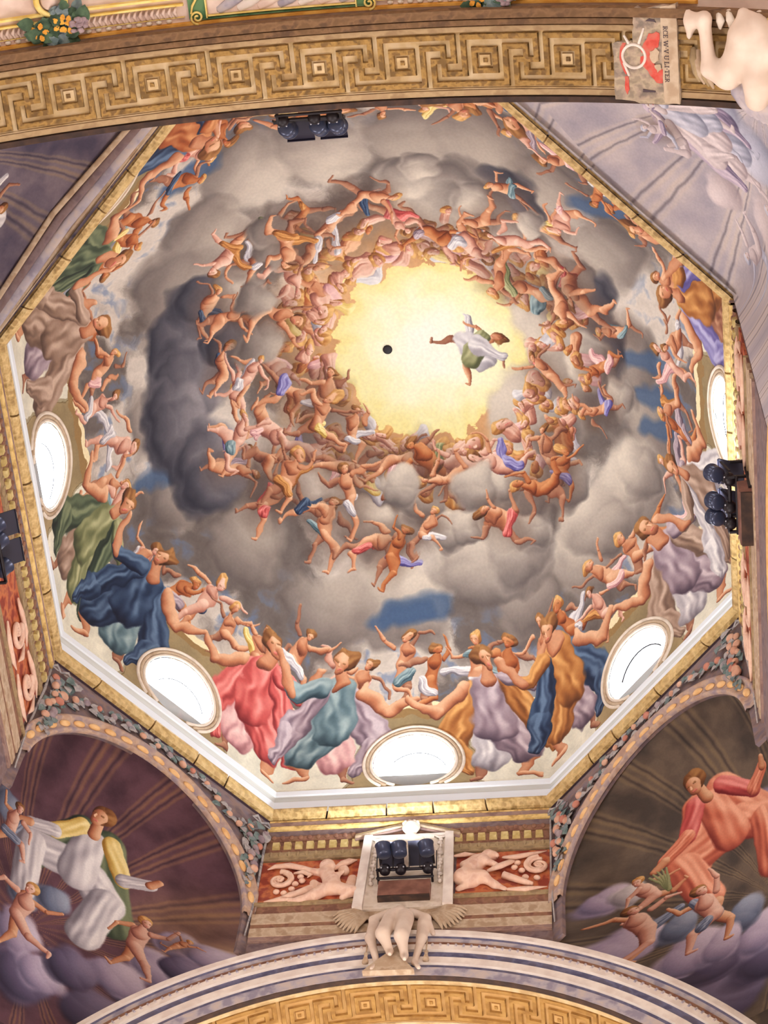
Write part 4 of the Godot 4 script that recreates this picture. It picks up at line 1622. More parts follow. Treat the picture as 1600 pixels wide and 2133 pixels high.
func face_bits(parent: Node3D, at: Vector3, r: float, m: Material) -> void:
	for e in [-1.0, 1.0]:
		var st := smooth()
		ball(st, at + Vector3(e * r * 0.34, r * 0.1, r * 0.84), Vector3(r * 0.17, r * 0.1, r * 0.1), Basis.IDENTITY, 8, 5)
		obj("eye", st, M.mauve, parent)
	var st := smooth()
	ball(st, at + Vector3(0, -r * 0.42, r * 0.84), Vector3(r * 0.24, r * 0.07, r * 0.08), Basis.IDENTITY, 8, 5)
	obj("mouth", st, M.fruit, parent)


func build_keystone() -> void:
	var E := EYE
	var fr := side_frame(0)
	# cherub's head and shoulders over the panel
	var n := base("stucco_cherub_head")
	n.transform = fr
	tag(n, "small cream cherub head with stubby wings above the central lamp rack", "sculpture")
	var c := Vector3(0.06, 26.26 + E, 0.13)
	var body := blend_body([[c, 0.105, c + Vector3(0, -0.06, 0.02), 0.075], [c + Vector3(0, -0.01, 0.1), 0.022, c + Vector3(0, -0.05, 0.11), 0.02], [c + Vector3(0.06, -0.07, 0.03), 0.045, c + Vector3(-0.06, -0.07, 0.03), 0.045], [c + Vector3(-0.1, 0, 0), 0.025, c + Vector3(-0.1, -0.03, 0), 0.02], [c + Vector3(0.1, 0, 0), 0.025, c + Vector3(0.1, -0.03, 0), 0.02], [c + Vector3(0, -0.1, -0.02), 0.06, c + Vector3(0, -0.24, -0.03), 0.075], [c + Vector3(-0.05, -0.24, -0.03), 0.06, c + Vector3(-0.17, -0.25, -0.04), 0.045], [c + Vector3(0.05, -0.24, -0.03), 0.06, c + Vector3(0.17, -0.22, -0.04), 0.045]], 0.016, 45.0)
	obj("head", body, M.stone, n, true)
	face_bits(n, c, 0.105, M.stone)
	var hr := smooth()
	for k in 15:
		var a := PI * (k / 14.0)
		ball(hr, c + Vector3(cos(a) * 0.1, 0.05 + sin(a) * 0.055, 0.02 * (k % 3)), Vector3(0.03, 0.03, 0.03), Basis.IDENTITY, 7, 5)
	obj("curls", hr, M.stone, n)
	# seated nude pair of legs and hips under the panel, breaking over the archivolt
	var k := base("stucco_seated_putto")
	k.transform = fr
	tag(k, "cream stucco putto seated under the panel, bare legs hanging over the archivolt", "sculpture")
	var z := 0.16
	var P := func(x: float, y: float, zz: float) -> Vector3:
		return Vector3(x, y + E - 1.2 * zz, zz)
	var bones := [
		[P.call(-0.09, 24.27, z), 0.1, P.call(0.1, 24.27, z), 0.1], [P.call(0, 24.38, 0.08), 0.09, P.call(0, 24.28, z), 0.12],
		[P.call(-0.09, 24.2, z + 0.04), 0.115, P.call(-0.16, 23.86, z + 0.18), 0.1], [P.call(-0.16, 23.84, z + 0.18), 0.088, P.call(-0.07, 23.48, z + 0.04), 0.05], [P.call(-0.07, 23.48, z + 0.04), 0.045, P.call(-0.05, 23.42, z + 0.13), 0.032],
		[P.call(0.1, 24.2, z + 0.04), 0.12, P.call(0.09, 23.8, z + 0.18), 0.1], [P.call(0.09, 23.78, z + 0.18), 0.088, P.call(0.13, 23.38, z + 0.04), 0.05], [P.call(0.13, 23.38, z + 0.04), 0.045, P.call(0.15, 23.3, z + 0.13), 0.032],
		[P.call(-0.33, 24.1, 0.08), 0.085, P.call(-0.36, 23.8, 0.12), 0.075], [P.call(-0.36, 23.8, 0.12), 0.066, P.call(-0.24, 23.24, 0.08), 0.04], [P.call(-0.24, 23.24, 0.08), 0.038, P.call(-0.3, 23.14, 0.14), 0.028],
		[P.call(0.33, 24.1, 0.08), 0.085, P.call(0.33, 23.76, 0.12), 0.075], [P.call(0.33, 23.76, 0.12), 0.066, P.call(0.25, 23.24, 0.08), 0.04], [P.call(0.25, 23.24, 0.08), 0.038, P.call(0.32, 23.12, 0.14), 0.03],
		[P.call(0.15, 24.36, 0.08), 0.06, P.call(0.38, 24.2, 0.12), 0.055], [P.call(0.38, 24.2, 0.12), 0.05, P.call(0.48, 23.84, 0.11), 0.032],
		[P.call(-0.15, 24.36, 0.08), 0.06, P.call(-0.36, 24.22, 0.12), 0.055]]
	obj("body", blend_body(bones, 0.02, 70.0), M.flesh, k, true)
	for s in [-1.0, 1.0]:
		for j in 9:
			var a: float = lerpf(0.15, -0.95, j / 8.0)
			var st := smooth()
			var o := Vector3(s * 0.36, 24.26 + E, 0.06)
			var len := 0.56 - 0.02 * j
			var d := Vector3(s * cos(a), sin(a), 0.0)
			tube(st, [o + d * 0.08, o + d * len * 0.5 + Vector3(0, 0.03, 0.05), o + d * len * 0.85 + Vector3(0, -0.02, 0.04), o + d * len + Vector3(0, -0.08, 0.01)], [0.03, 0.048, 0.035, 0.012], 7, Vector3.BACK, 0.5)
			obj("wing_feather", st, M.beige, k)
		var tt := smooth()
		tube(tt, [P.call(s * 0.4, 23.75, 0.09), P.call(s * 0.4, 23.48, 0.1)], [0.01], 6)
		lathe(tt, [Vector2(0.0, 0.0), Vector2(0.03, -0.02), Vector2(0.02, -0.06), Vector2(0.045, -0.2), Vector2(0.0, -0.22)], Transform3D(Basis.IDENTITY, P.call(s * 0.4, 23.48, 0.1)), 10)
		obj("tassel", tt, M.beige, k)
	var sl := mb()
	slab(sl, PackedVector2Array([Vector2(-0.42, 22.93 + E), Vector2(-0.32, 23.06 + E), Vector2(0.02, 23.46 + E), Vector2(0.1, 23.42 + E), Vector2(0.14, 23.1 + E), Vector2(0.26, 22.92 + E)]), 0.02, 0.14)
	obj("plinth", sl, M.beige, k)


func spiral(c: Vector3, r0: float, r1: float, a0: float, a1: float, n: int) -> Array:
	var out := []
	for k in n:
		var t := k / (n - 1.0)
		out.append(c + Vector3(cos(lerpf(a0, a1, t)), sin(lerpf(a0, a1, t)), 0) * lerpf(r0, r1, t))
	return out


func frieze_scroll(n: Node3D, c: Vector3, r: float, dir: float, mat: Material) -> void:
	var st := smooth()
	tube(st, spiral(c, r, r * 0.22, PI * (0.5 if dir > 0 else 0.5), PI * 0.5 - dir * PI * 2.4, 30), [0.045, 0.044, 0.043, 0.042, 0.04, 0.04, 0.039, 0.038, 0.037, 0.036, 0.035, 0.034, 0.033, 0.032, 0.031, 0.03, 0.03, 0.028], 8)
	obj("scroll", st, mat, n)
	st = smooth()
	tube(st, spiral(c, r * 0.8, r * 0.3, PI * 0.4, PI * 0.4 - dir * PI * 1.5, 20), [0.03, 0.03, 0.028, 0.026, 0.024], 7)
	obj("inner_scroll", st, mat, n)
	st = smooth()
	for k in 6:
		var a := TAU * k / 6.0
		ball(st, c + Vector3(cos(a), sin(a), 0) * r * 0.16, Vector3(0.03, 0.03, 0.025), Basis.IDENTITY, 7, 5)
	obj("rosette", st, mat, n)


func frieze_leaf(n: Node3D, pts: Array, w: float, mat: Material) -> void:
	var st := smooth()
	var rr := []
	for k in pts.size():
		rr.append(w * sin(PI * (0.15 + 0.8 * k / (pts.size() - 1.0))))
	tube(st, pts, rr, 8, Vector3.BACK, 0.6)
	obj("acanthus", st, mat, n)


func build_friezes() -> void:
	var E := EYE
	var P := func(x: float, y: float, z := 0.07) -> Vector3:
		return Vector3(x, y + E - 0.05 - 0.5 * (z - 0.07), z)
	# ---- far wall, left of the lamp panel
	var n := base("frieze_relief")
	n.transform = side_frame(0)
	tag(n, "red frieze left of the central panel, pale nude child blowing beside a scroll", "relief", "red frieze reliefs under the cornice")
	var st := mb()
	box(st, P.call(-1.34, 25.195, 0.01), Vector3(1.42, 1.03, 0.03))
	obj("ground", st, M.red, n)
	var body := [
		[P.call(-1.1, 25.55), 0.115, P.call(-1.07, 25.5), 0.1], [P.call(-1.03, 25.53, 0.15), 0.03, P.call(-1.0, 25.5, 0.14), 0.025],
		[P.call(-1.1, 25.38), 0.1, P.call(-1.0, 25.1), 0.12], [P.call(-1.0, 25.06), 0.12, P.call(-0.97, 25.0), 0.11],
		[P.call(-1.14, 25.38), 0.06, P.call(-1.3, 25.42), 0.05], [P.call(-1.3, 25.42), 0.045, P.call(-1.45, 25.46), 0.035],
		[P.call(-1.06, 25.34, 0.12), 0.065, P.call(-0.98, 25.18, 0.16), 0.052], [P.call(-0.98, 25.18, 0.16), 0.048, P.call(-0.86, 25.34, 0.14), 0.034],
		[P.call(-1.0, 25.02, 0.1), 0.12, P.call(-1.2, 24.84, 0.12), 0.085], [P.call(-1.2, 24.84, 0.12), 0.08, P.call(-1.42, 24.76, 0.08), 0.045], [P.call(-1.42, 24.76, 0.08), 0.04, P.call(-1.58, 24.74, 0.07), 0.028],
		[P.call(-0.95, 24.98, 0.12), 0.11, P.call(-0.7, 24.86, 0.14), 0.09], [P.call(-0.7, 24.86, 0.14), 0.07, P.call(-0.82, 24.74, 0.1), 0.045]]
	obj("nude_child", blend_body(body, 0.022, 45.0, 0.8), M.relief, n, true)
	body = [[P.call(-0.86, 25.43), 0.08, P.call(-0.84, 25.38), 0.07], [P.call(-1.26, 25.14), 0.06, P.call(-1.2, 25.06), 0.05], [P.call(-1.2, 25.06), 0.045, P.call(-1.08, 25.08), 0.035], [P.call(-1.3, 25.0), 0.07, P.call(-1.56, 24.86), 0.05], [P.call(-1.56, 24.86), 0.045, P.call(-1.8, 24.77), 0.03], [P.call(-0.72, 25.2), 0.07, P.call(-0.74, 24.98), 0.08]]
	obj("child_behind", blend_body(body, 0.022, 45.0, 0.8), M.relief, n, true)
	frieze_scroll(n, P.call(-1.75, 25.23), 0.2, 1.0, M.relief)
	frieze_leaf(n, [P.call(-1.3, 25.45), P.call(-1.45, 25.5), P.call(-1.65, 25.58), P.call(-1.85, 25.57), P.call(-1.95, 25.5)], 0.06, M.relief)
	frieze_leaf(n, [P.call(-1.56, 25.38), P.call(-1.44, 25.41), P.call(-1.32, 25.32), P.call(-1.36, 25.26)], 0.045, M.relief)
	frieze_leaf(n, [P.call(-1.0, 25.44), P.call(-0.88, 25.56), P.call(-0.78, 25.62), P.call(-0.68, 25.64)], 0.07, M.relief)
	frieze_leaf(n, [P.call(-1.5, 24.76), P.call(-1.7, 24.77), P.call(-1.92, 24.73)], 0.05, M.relief)
	for f in [[-1.46, 25.3], [-1.52, 25.13], [-1.56, 25.01], [-1.77, 24.96], [-1.43, 25.2], [-1.66, 24.92]]:
		st = smooth()
		ball(st, P.call(f[0], f[1], 0.06), Vector3(0.05, 0.042, 0.04), Basis.IDENTITY, 10, 7)
		obj("fruit", st, M.relief, n)
	# ---- far wall, right of the lamp panel
	n = base("frieze_relief")
	n.transform = side_frame(0)
	tag(n, "red frieze right of the central panel, pale crouching nude with club beside a scroll", "relief", "red frieze reliefs under the cornice")
	st = mb()
	box(st, P.call(1.39, 25.195, 0.01), Vector3(1.32, 1.03, 0.03))
	obj("ground", st, M.red, n)
	body = [
		[P.call(1.18, 25.62), 0.1, P.call(1.24, 25.6), 0.085], [P.call(1.3, 25.58, 0.14), 0.03, P.call(1.31, 25.55, 0.13), 0.026],
		[P.call(1.07, 25.5), 0.115, P.call(0.96, 25.3), 0.115], [P.call(0.96, 25.3), 0.11, P.call(0.84, 25.14), 0.13],
		[P.call(1.14, 25.47, 0.11), 0.065, P.call(1.3, 25.33, 0.13), 0.045], [P.call(0.98, 25.54), 0.065, P.call(0.84, 25.42), 0.05], [P.call(0.84, 25.42), 0.045, P.call(0.93, 25.36, 0.11), 0.035],
		[P.call(0.85, 25.12, 0.1), 0.12, P.call(1.1, 25.07, 0.14), 0.1], [P.call(1.1, 25.07, 0.14), 0.085, P.call(1.28, 24.88, 0.1), 0.055], [P.call(1.28, 24.88, 0.1), 0.05, P.call(1.42, 24.78, 0.09), 0.035],
		[P.call(0.82, 25.06), 0.11, P.call(0.98, 24.97, 0.1), 0.085], [P.call(0.98, 24.97, 0.1), 0.07, P.call(0.78, 24.84), 0.045]]
	obj("crouching_nude", blend_body(body, 0.022, 45.0, 0.8), M.relief, n, true)
	frieze_scroll(n, P.call(1.88, 25.3), 0.2, -1.0, M.relief)
	frieze_leaf(n, [P.call(1.38, 25.53), P.call(1.55, 25.52), P.call(1.75, 25.57), P.call(2.0, 25.64)], 0.055, M.relief)
	frieze_leaf(n, [P.call(1.18, 25.19, 0.1), P.call(1.34, 25.27, 0.12), P.call(1.5, 25.39, 0.1), P.call(1.56, 25.43)], 0.06, M.relief)
	frieze_leaf(n, [P.call(0.7, 25.62), P.call(0.85, 25.65), P.call(1.02, 25.64)], 0.05, M.relief)
	st = smooth()
	tube(st, [P.call(1.4, 25.1), P.call(1.72, 24.9), P.call(1.8, 24.86)], [0.06, 0.045, 0.03], 8)
	obj("torch", st, M.relief, n)
	frieze_leaf(n, [P.call(1.45, 24.76), P.call(1.7, 24.75), P.call(2.0, 24.78)], 0.055, M.relief)
	for f in [[1.65, 25.2], [1.7, 25.04], [1.59, 25.39], [1.86, 25.01], [1.55, 25.28]]:
		st = smooth()
		ball(st, P.call(f[0], f[1], 0.06), Vector3(0.05, 0.04, 0.04), Basis.IDENTITY, 10, 7)
		obj("fruit", st, M.relief, n)
	# ---- side walls: scrollwork only
	for w in [[2, "pink frieze with curling scrolls along the right edge behind the lamp rack"], [6, "reddish frieze with curling scrolls along the left edge below the black plates"]]:
		n = base("frieze_relief")
		n.transform = side_frame(w[0])
		tag(n, w[1], "relief", "red frieze reliefs under the cornice")
		st = mb()
		box(st, P.call(0, 25.195, 0.01), Vector3(4.6, 1.03, 0.03))
		obj("ground", st, M.red, n)
		for x in [-1.9, -1.1, 1.1, 1.9]:
			frieze_scroll(n, P.call(x, 25.2), 0.24, signf(x), M.relief)
			frieze_leaf(n, [P.call(x - 0.35, 25.5), P.call(x - 0.1, 25.56), P.call(x + 0.2, 25.58), P.call(x + 0.38, 25.5)], 0.06, M.relief)
			frieze_leaf(n, [P.call(x - 0.35, 24.85), P.call(x - 0.1, 24.78), P.call(x + 0.2, 24.78), P.call(x + 0.38, 24.85)], 0.06, M.relief)
			frieze_leaf(n, [P.call(x + 0.28, 25.4), P.call(x + 0.38, 25.2), P.call(x + 0.34, 25.0)], 0.05, M.relief)


func leaf_mesh(lobes: int) -> Mesh:
	# a broad leaf with a folded midrib and notched edge, length 1 along y, curled
	var st := smooth()
	var n := 8
	for s in [-1.0, 1.0]:
		for k in n:
			var p := []
			for q in [[0, 0], [1, 0], [1, 1], [0, 1]]:
				var t: float = float(k + q[0]) / n
				var w := 0.36 * pow(sin(PI * (0.04 + 0.96 * t)), 0.8) * (1.0 + 0.16 * sin(t * lobes * TAU))
				if t == 1.0:
					w = 0.0
				var z: float = 0.18 * sin(PI * t) + (0.09 * q[1] if q[1] else 0.0) - 0.16 * t * t
				p.append(Vector3(s * w * q[1], t, z * (1.0 if q[1] == 0 else 0.7)))
			if s > 0:
				quad(st, p[0], p[3], p[2], p[1])
			else:
				quad(st, p[0], p[1], p[2], p[3])
	st.index()
	st.generate_normals()
	return st.commit()


func build_garlands() -> void:
	var lm := [leaf_mesh(3), leaf_mesh(4), leaf_mesh(2)]
	var fb := smooth()
	ball(fb, Vector3.ZERO, Vector3(1, 1.15, 0.8), Basis.IDENTITY, 10, 8)
	fb.index()
	fb.generate_normals()
	var fm := fb.commit()
	rng.seed = 21
	for g in [
		[7, -1.0, "green and grey garland with apricot fruit hanging by the left wall's red frieze", "m"],
		[7, 1.0, "garland of green leaves and peaches hanging beside the left end of the far frieze", "m"],
		[7, 0.0, "pale festoon of grey leaves and pink fruit over the lower left shell arch", "f"],
		[1, -1.0, "bluish leaf garland hanging beside the right end of the far frieze", "m"],
		[1, 1.0, "garland with ribbon and pink fruit at the upper right of the right shell arch", "m"],
		[1, 0.0, "pale festoon of leaves and fruit over the lower right shell arch", "f"]]:
		var n := base("garland")
		n.transform = side_frame(g[0])
		tag(n, g[2], "garland", "leaf and fruit garlands over the lower shell corners")
		var h := side_half(g[0])
		if g[3] == "m":
			var x: float = g[1] * (h - 0.2)
			var knot := Vector3(x + g[1] * 0.02, 26.52 + EYE, 0.05)
			for s in [-1.0, 1.0]:
				var rb := smooth()
				tube(rb, [knot, knot + Vector3(s * 0.1, 0.06, 0.03), knot + Vector3(s * 0.17, -0.02, 0.02), knot + Vector3(s * 0.05, -0.03, 0.02)], [0.02, 0.035, 0.03, 0.015], 7, Vector3.BACK, 0.4)
				obj("ribbon_loop", rb, M.leafgrey, n)
			var tail := smooth()
			tube(tail, [Vector3(g[1] * (h - 0.03), 26.5 + EYE, 0.03), Vector3(g[1] * (h - 0.05), 25.9 + EYE, 0.05), Vector3(g[1] * (h - 0.03), 24.9 + EYE, 0.04), Vector3(g[1] * (h - 0.08), 23.9 + EYE, 0.03)], [0.02, 0.024, 0.02, 0.012], 7, Vector3.BACK, 0.4)
			obj("ribbon_tail", tail, M.leafgrey, n)
			for k in 34:
				var t := k / 33.0
				var wid := 0.22 * (1.0 - t * 0.75)
				var y := 26.42 - t * 1.45
				var xo := rng.randf_range(-1, 1) * wid
				var xx: float = minf(absf(x + xo * 1.0 - g[1] * wid * 0.35), h - 0.06) * g[1]
				var bs := Basis(Vector3.BACK, PI + rng.randf_range(-0.9, 0.9)) * Basis(Vector3.RIGHT, rng.randf_range(-0.2, 0.35))
				var s := rng.randf_range(0.15, 0.24) * (1.0 - 0.35 * t)
				same("leaf", lm[k % 3], M.leaf if rng.randf() < 0.65 else M.leafgrey, n, Transform3D(bs.scaled_local(Vector3.ONE * s), Vector3(xx, y + EYE + s * 0.4, 0.03 + 0.05 * rng.randf())))
			for k in 11:
				var t := k / 10.0
				var wid := 0.16 * (1.0 - t * 0.7)
				var xx: float = minf(absf(x - g[1] * wid * 0.35 + rng.randf_range(-1, 1) * wid), h - 0.08) * g[1]
				var s := rng.randf_range(0.045, 0.07)
				same("fruit", fm, [M.fruit, M.fruit, M.plum, M.fruitred][rng.randi() % 4], n, Transform3D(Basis(Vector3.BACK, rng.randf() * TAU).scaled_local(Vector3.ONE * s), Vector3(xx, 26.28 - t * 0.95 + EYE, 0.085)))
		else:
			var cy := 24.22 + EYE
			for k in 62:
				var a := lerpf(-0.85, 0.85, k / 61.0)
				var r := 2.31 + rng.randf_range(-0.08, 0.1) + 0.16 * pow(absf(a) / 0.85, 2.0)
				var bs := Basis(Vector3.BACK, -a + PI / 2 * signf(a + 0.001) + rng.randf_range(-0.8, 0.8))
				var s := rng.randf_range(0.13, 0.2)
				same("leaf", lm[k % 3], M.leafgrey if rng.randf() < 0.75 else M.leaf, n, Transform3D(bs.scaled_local(Vector3.ONE * s), Vector3(r * sin(a), cy + r * cos(a), 0.02 + 0.03 * rng.randf())))
			for k in 16:
				var a := lerpf(-0.78, 0.78, k / 15.0) + rng.randf_range(-0.03, 0.03)
				var r := 2.32 + rng.randf_range(-0.05, 0.06) + 0.16 * pow(absf(a) / 0.85, 2.0)
				var s := rng.randf_range(0.04, 0.06)
				same("fruit", fm, [M.fruit, M.plum, M.fruit, M.fruitred][rng.randi() % 4], n, Transform3D(Basis(Vector3.BACK, rng.randf() * TAU).scaled_local(Vector3.ONE * s), Vector3(r * sin(a), cy + r * cos(a), 0.06)))


# ==================================================================== lamp racks

const FLOOD := 5.2

func build_racks() -> void:
	var first := make_rack(0.0)
	first.transform = side_frame(0) * Transform3D(Basis.IDENTITY, Vector3(0.04, 24.5 + EYE, 0.0))
	tag(first, "black rack of three floodlights with two plates on the central framed panel", "light fixture", "floodlight racks on the four crossing walls")
	var where := [
		[side_frame(2) * Transform3D(Basis.IDENTITY, Vector3(0.42, 24.05 + EYE, 0.0)), "black floodlight rack with bluish heads standing out from the right wall"],
		[side_frame(6) * Transform3D(Basis.IDENTITY, Vector3(-0.43, 23.88 + EYE, 0.0)), "two black plates of a floodlight rack at the left edge"],
		[Transform3D(Basis(Vector3.UP, PI), Vector3(-0.08, 24.5 + EYE, 6.2)), "floodlight rack with bluish heads peeping out below the near arch"]]
	for w in where:
		var c: Node3D
		if w == where[1]:
			c = make_rack(0.0, 0.04, -0.24, false)      # heads set close to the wall
		elif w == where[2]:
			c = make_rack(0.36, 0.3, 0.0, false)      # stands off from its wall on longer arms
		else:
			c = first.duplicate()
			c.name = numbered("floodlight_rack")
			add_child(c)
		tag(c, w[1], "light fixture", "floodlight racks on the four crossing walls")
		c.transform = w[0]
		c.set_meta("label", w[1])


func make_rack(reach: float, fwd := 0.0, back := 0.0, lit := true) -> Node3D:
	var n := base("floodlight_rack")
	var st := mb()
	box(st, Vector3(0, 0.2, 0.1), Vector3(0.74, 0.34, 0.2), 0.012)
	obj("ballast_box", st, M.cabinet, n)
	st = mb()
	box(st, Vector3(0, 0.02, 0.1), Vector3(0.72, 0.03, 0.17))
	obj("box_base", st, M.darkbrown, n)
	for x in [-0.37, 0.38]:
		st = mb()
		box(st, Vector3(x, 0.52, 0.06), Vector3(0.03, 0.8, 0.04))
		box(st, Vector3(x, 0.45, 0.17 + reach / 2), Vector3(0.03, 0.04, 0.26 + reach))
		box(st, Vector3(x, 0.9, 0.14 + reach / 2), Vector3(0.03, 0.04, 0.2 + reach))
		obj("bracket", st, M.iron, n)
	for r in [[0.42, 0.2 + reach, 0.02], [0.5, 0.28 + reach, 0.024], [0.44, 0.05, 0.016]]:
		st = smooth()
		tube(st, [Vector3(-0.39, r[0], r[1]), Vector3(0.4, r[0], r[1])], [r[2]], 8)
		obj("rail", st, M.iron, n)
	for x in [-0.27, -0.05, 0.33]:
		var lamp_node := Node3D.new()
		lamp_node.name = "floodlight"
		lamp_node.position = Vector3(x, 0.5, 0.28 + reach + back)
		n.add_child(lamp_node, true)
		st = smooth()
		lathe(st, [Vector2(0.0, -0.075), Vector2(0.045, -0.07), Vector2(0.072, -0.045), Vector2(0.08, 0.0), Vector2(0.075, 0.05), Vector2(0.05, 0.075), Vector2(0.0, 0.08)], Transform3D(Basis(Vector3.RIGHT, 0.15), Vector3(0, 0.0, 0)), 18)
		obj("gear_housing", st, M.iron, lamp_node)
		st = smooth()
		lathe(st, [Vector2(0.0, 0.16), Vector2(0.07, 0.16), Vector2(0.1, 0.175), Vector2(0.104, 0.2), Vector2(0.106, 0.33), Vector2(0.114, 0.335), Vector2(0.114, 0.35), Vector2(0.1, 0.345), Vector2(0.085, 0.29), Vector2(0.0, 0.27)], Transform3D(Basis(Vector3.BACK, 0.16) * Basis(Vector3.RIGHT, 0.42), Vector3(0.02, 0.0, 0.06)), 22)
		obj("lamp_head", st, M.lampblue, lamp_node)
		var aim := Transform3D(Basis(Vector3.BACK, 0.16) * Basis(Vector3.RIGHT, 0.42), Vector3(0.02, 0.0, 0.06))
		st = smooth()
		lathe(st, [Vector2(0.09, 0.315), Vector2(0.06, 0.325), Vector2(0.0, 0.328)], aim, 18)
		obj("lens", st, M.lampglow if lit else M.lens, lamp_node)
		if not lit:
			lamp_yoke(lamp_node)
			continue
		var sl := SpotLight3D.new()  # added light, lamps switched on to brighten the dome
		sl.name = "added_flood"
		sl.light_color = Color(0.92, 0.97, 1.0)
		sl.light_energy = FLOOD
		sl.spot_range = 40.0
		sl.spot_attenuation = 2.0
		sl.spot_angle = 68.0
		sl.light_size = 0.09
		sl.shadow_enabled = true
		sl.transform = aim * Transform3D(Basis(Vector3.RIGHT, PI / 2), Vector3(0, 0.36, 0))
		lamp_node.add_child(sl, true)
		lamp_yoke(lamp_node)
	for p in [[-0.37, -0.035], [0.03, 0.37]]:
		st = mb()
		var tilt := Basis(Vector3.RIGHT, -0.62)
		var mid := Vector3((p[0] + p[1]) / 2, 0.95, 0.22 + reach + fwd)
		box(st, mid, Vector3(p[1] - p[0], 0.015, 0.36), 0.0, tilt)
		box(st, mid + tilt * Vector3(0, -0.012, 0.178), Vector3(p[1] - p[0], 0.04, 0.012), 0.0, tilt)
		obj("shade_plate", st, M.plate, n)
	return n


# ==================================================================== near arch: emblem patch, stucco nude, vault ornament

func soffit_xf(s: float, z: float, up := 0.0) -> Transform3D:     # frame on the near soffit: x along the arch, y across it (towards the nave), z out of the surface
	var a := s / NEAR_R
	var r := NEAR_R - up
	return Transform3D(Basis(Vector3(cos(a), -sin(a), 0), Vector3(0, 0, 1), Vector3(-sin(a), -cos(a), 0)), Vector3(r * sin(a), NEAR_CY + r * cos(a), z))


func blot(pts: Array, z0: float, z1: float, rough := 0.0, n := 3) -> SurfaceTool:
	var poly := PackedVector2Array()
	for i in pts.size():
		var a := Vector2(pts[i][0], pts[i][1])
		var b := Vector2(pts[(i + 1) % pts.size()][0], pts[(i + 1) % pts.size()][1])
		for k in n:
			poly.append(a.lerp(b, float(k) / n) + Vector2(rng.randf_range(-rough, rough), rng.randf_range(-rough, rough)))
	var st := mb()
	slab(st, poly, z0, z1)
	return st


func build_patch() -> void:
	# an older layer of plaster with a worn red emblem and a line of letters up its side
	rng.seed = 8
	var n := base("plaster_emblem")
	n.transform = soffit_xf(3.92, 6.6, 0.0)
	tag(n, "rough old plaster patch with worn red emblem and upright lettering across the key pattern", "emblem")
	# local: x along the arch (right in the picture), y towards the nave (up in the picture)
	obj("plaster", blot([[-0.35, -0.39], [-0.36, 0.2], [-0.12, 0.22], [-0.12, 0.42], [-0.08, 0.56], [0.36, 0.6], [0.37, -0.41], [0.0, -0.42]], 0.0, 0.075, 0.012, 5), M.plaster, n)
	obj("letter_strip", blot([[0.19, -0.4], [0.19, 0.58], [0.36, 0.6], [0.36, -0.41]], 0.07, 0.082, 0.006, 6), M.beige, n)
	obj("red_field", blot([[0.0, 0.22], [0.06, 0.3], [0.14, 0.33], [0.17, 0.3], [0.15, 0.17], [0.06, 0.12], [0.08, 0.02], [0.13, -0.04], [0.19, -0.06], [0.19, -0.2], [0.12, -0.2], [0.02, -0.08], [-0.06, 0.0], [-0.05, 0.06], [0.0, 0.08], [-0.04, 0.14]], 0.07, 0.084, 0.008, 3), M.emblemred, n)
	obj("red_border", blot([[-0.24, 0.2], [-0.2, 0.2], [-0.24, 0.12], [-0.255, 0.04], [-0.24, -0.02], [-0.19, -0.1], [-0.22, -0.12], [-0.26, -0.04], [-0.28, 0.06], [-0.27, 0.14]], 0.07, 0.084, 0.005, 3), M.emblemred, n)
	obj("red_pendant", blot([[-0.23, -0.14], [-0.19, -0.14], [-0.19, -0.28], [-0.21, -0.33], [-0.24, -0.27]], 0.07, 0.083, 0.006, 3), M.emblemred, n)
	var st := smooth()
	var ring := []
	for k in 29:
		var a := TAU * k / 28.0
		ring.append(Vector3(-0.12 + 0.125 * cos(a), 0.07 + 0.12 * sin(a), 0.08))
	tube(st, ring, [0.016], 8)
	obj("round_frame", st, M.whiteband, n)
	st = smooth()
	ball(st, Vector3(-0.12, 0.07, 0.072), Vector3(0.115, 0.11, 0.014), Basis.IDENTITY, 20, 8)
	obj("medallion", st, M.plaster, n)
	for f in [[[-0.22, 0.28], [-0.17, 0.2]], [[0.0, 0.36], [-0.06, 0.2]], [[-0.24, 0.0], [-0.18, -0.13]]]:
		st = smooth()
		tube(st, [Vector3(f[0][0], f[0][1], 0.08), Vector3(f[1][0], f[1][1], 0.08)], [0.012, 0.016], 7)
		obj("ribbon", st, M.whiteband, n)
	for f in [[[0.06, 0.12], [0.12, 0.16], [0.16, 0.12], [0.15, 0.04], [0.1, 0.0], [0.06, 0.05]], [[0.1, -0.02], [0.16, 0.0], [0.18, -0.05], [0.14, -0.09]]]:
		obj("pale_patch", blot(f, 0.08, 0.09, 0.006, 3), M.beige, n)
	obj("dark_stroke", blot([[0.02, 0.43], [0.06, 0.46], [0.12, 0.45], [0.14, 0.42], [0.08, 0.43]], 0.07, 0.083, 0.003, 2), M.ink, n)
	obj("dark_stroke", blot([[-0.04, -0.27], [0.1, -0.28], [0.1, -0.3], [-0.04, -0.3]], 0.07, 0.083, 0.003, 2), M.ink, n)
	var tm := TextMesh.new()
	tm.text = "RCE W·V U LI·TER"
	var f := SystemFont.new()
	f.font_names = PackedStringArray(["Droid Serif"])
	tm.font = f
	tm.font_size = 32
	tm.pixel_size = 0.0021
	tm.depth = 0.01
	same("lettering", tm, M.ink, n, Transform3D(Basis(Vector3.BACK, -PI / 2) * Basis.from_scale(Vector3(1.0, 0.95, 1.0)), Vector3(0.235, 0.1, 0.083)))


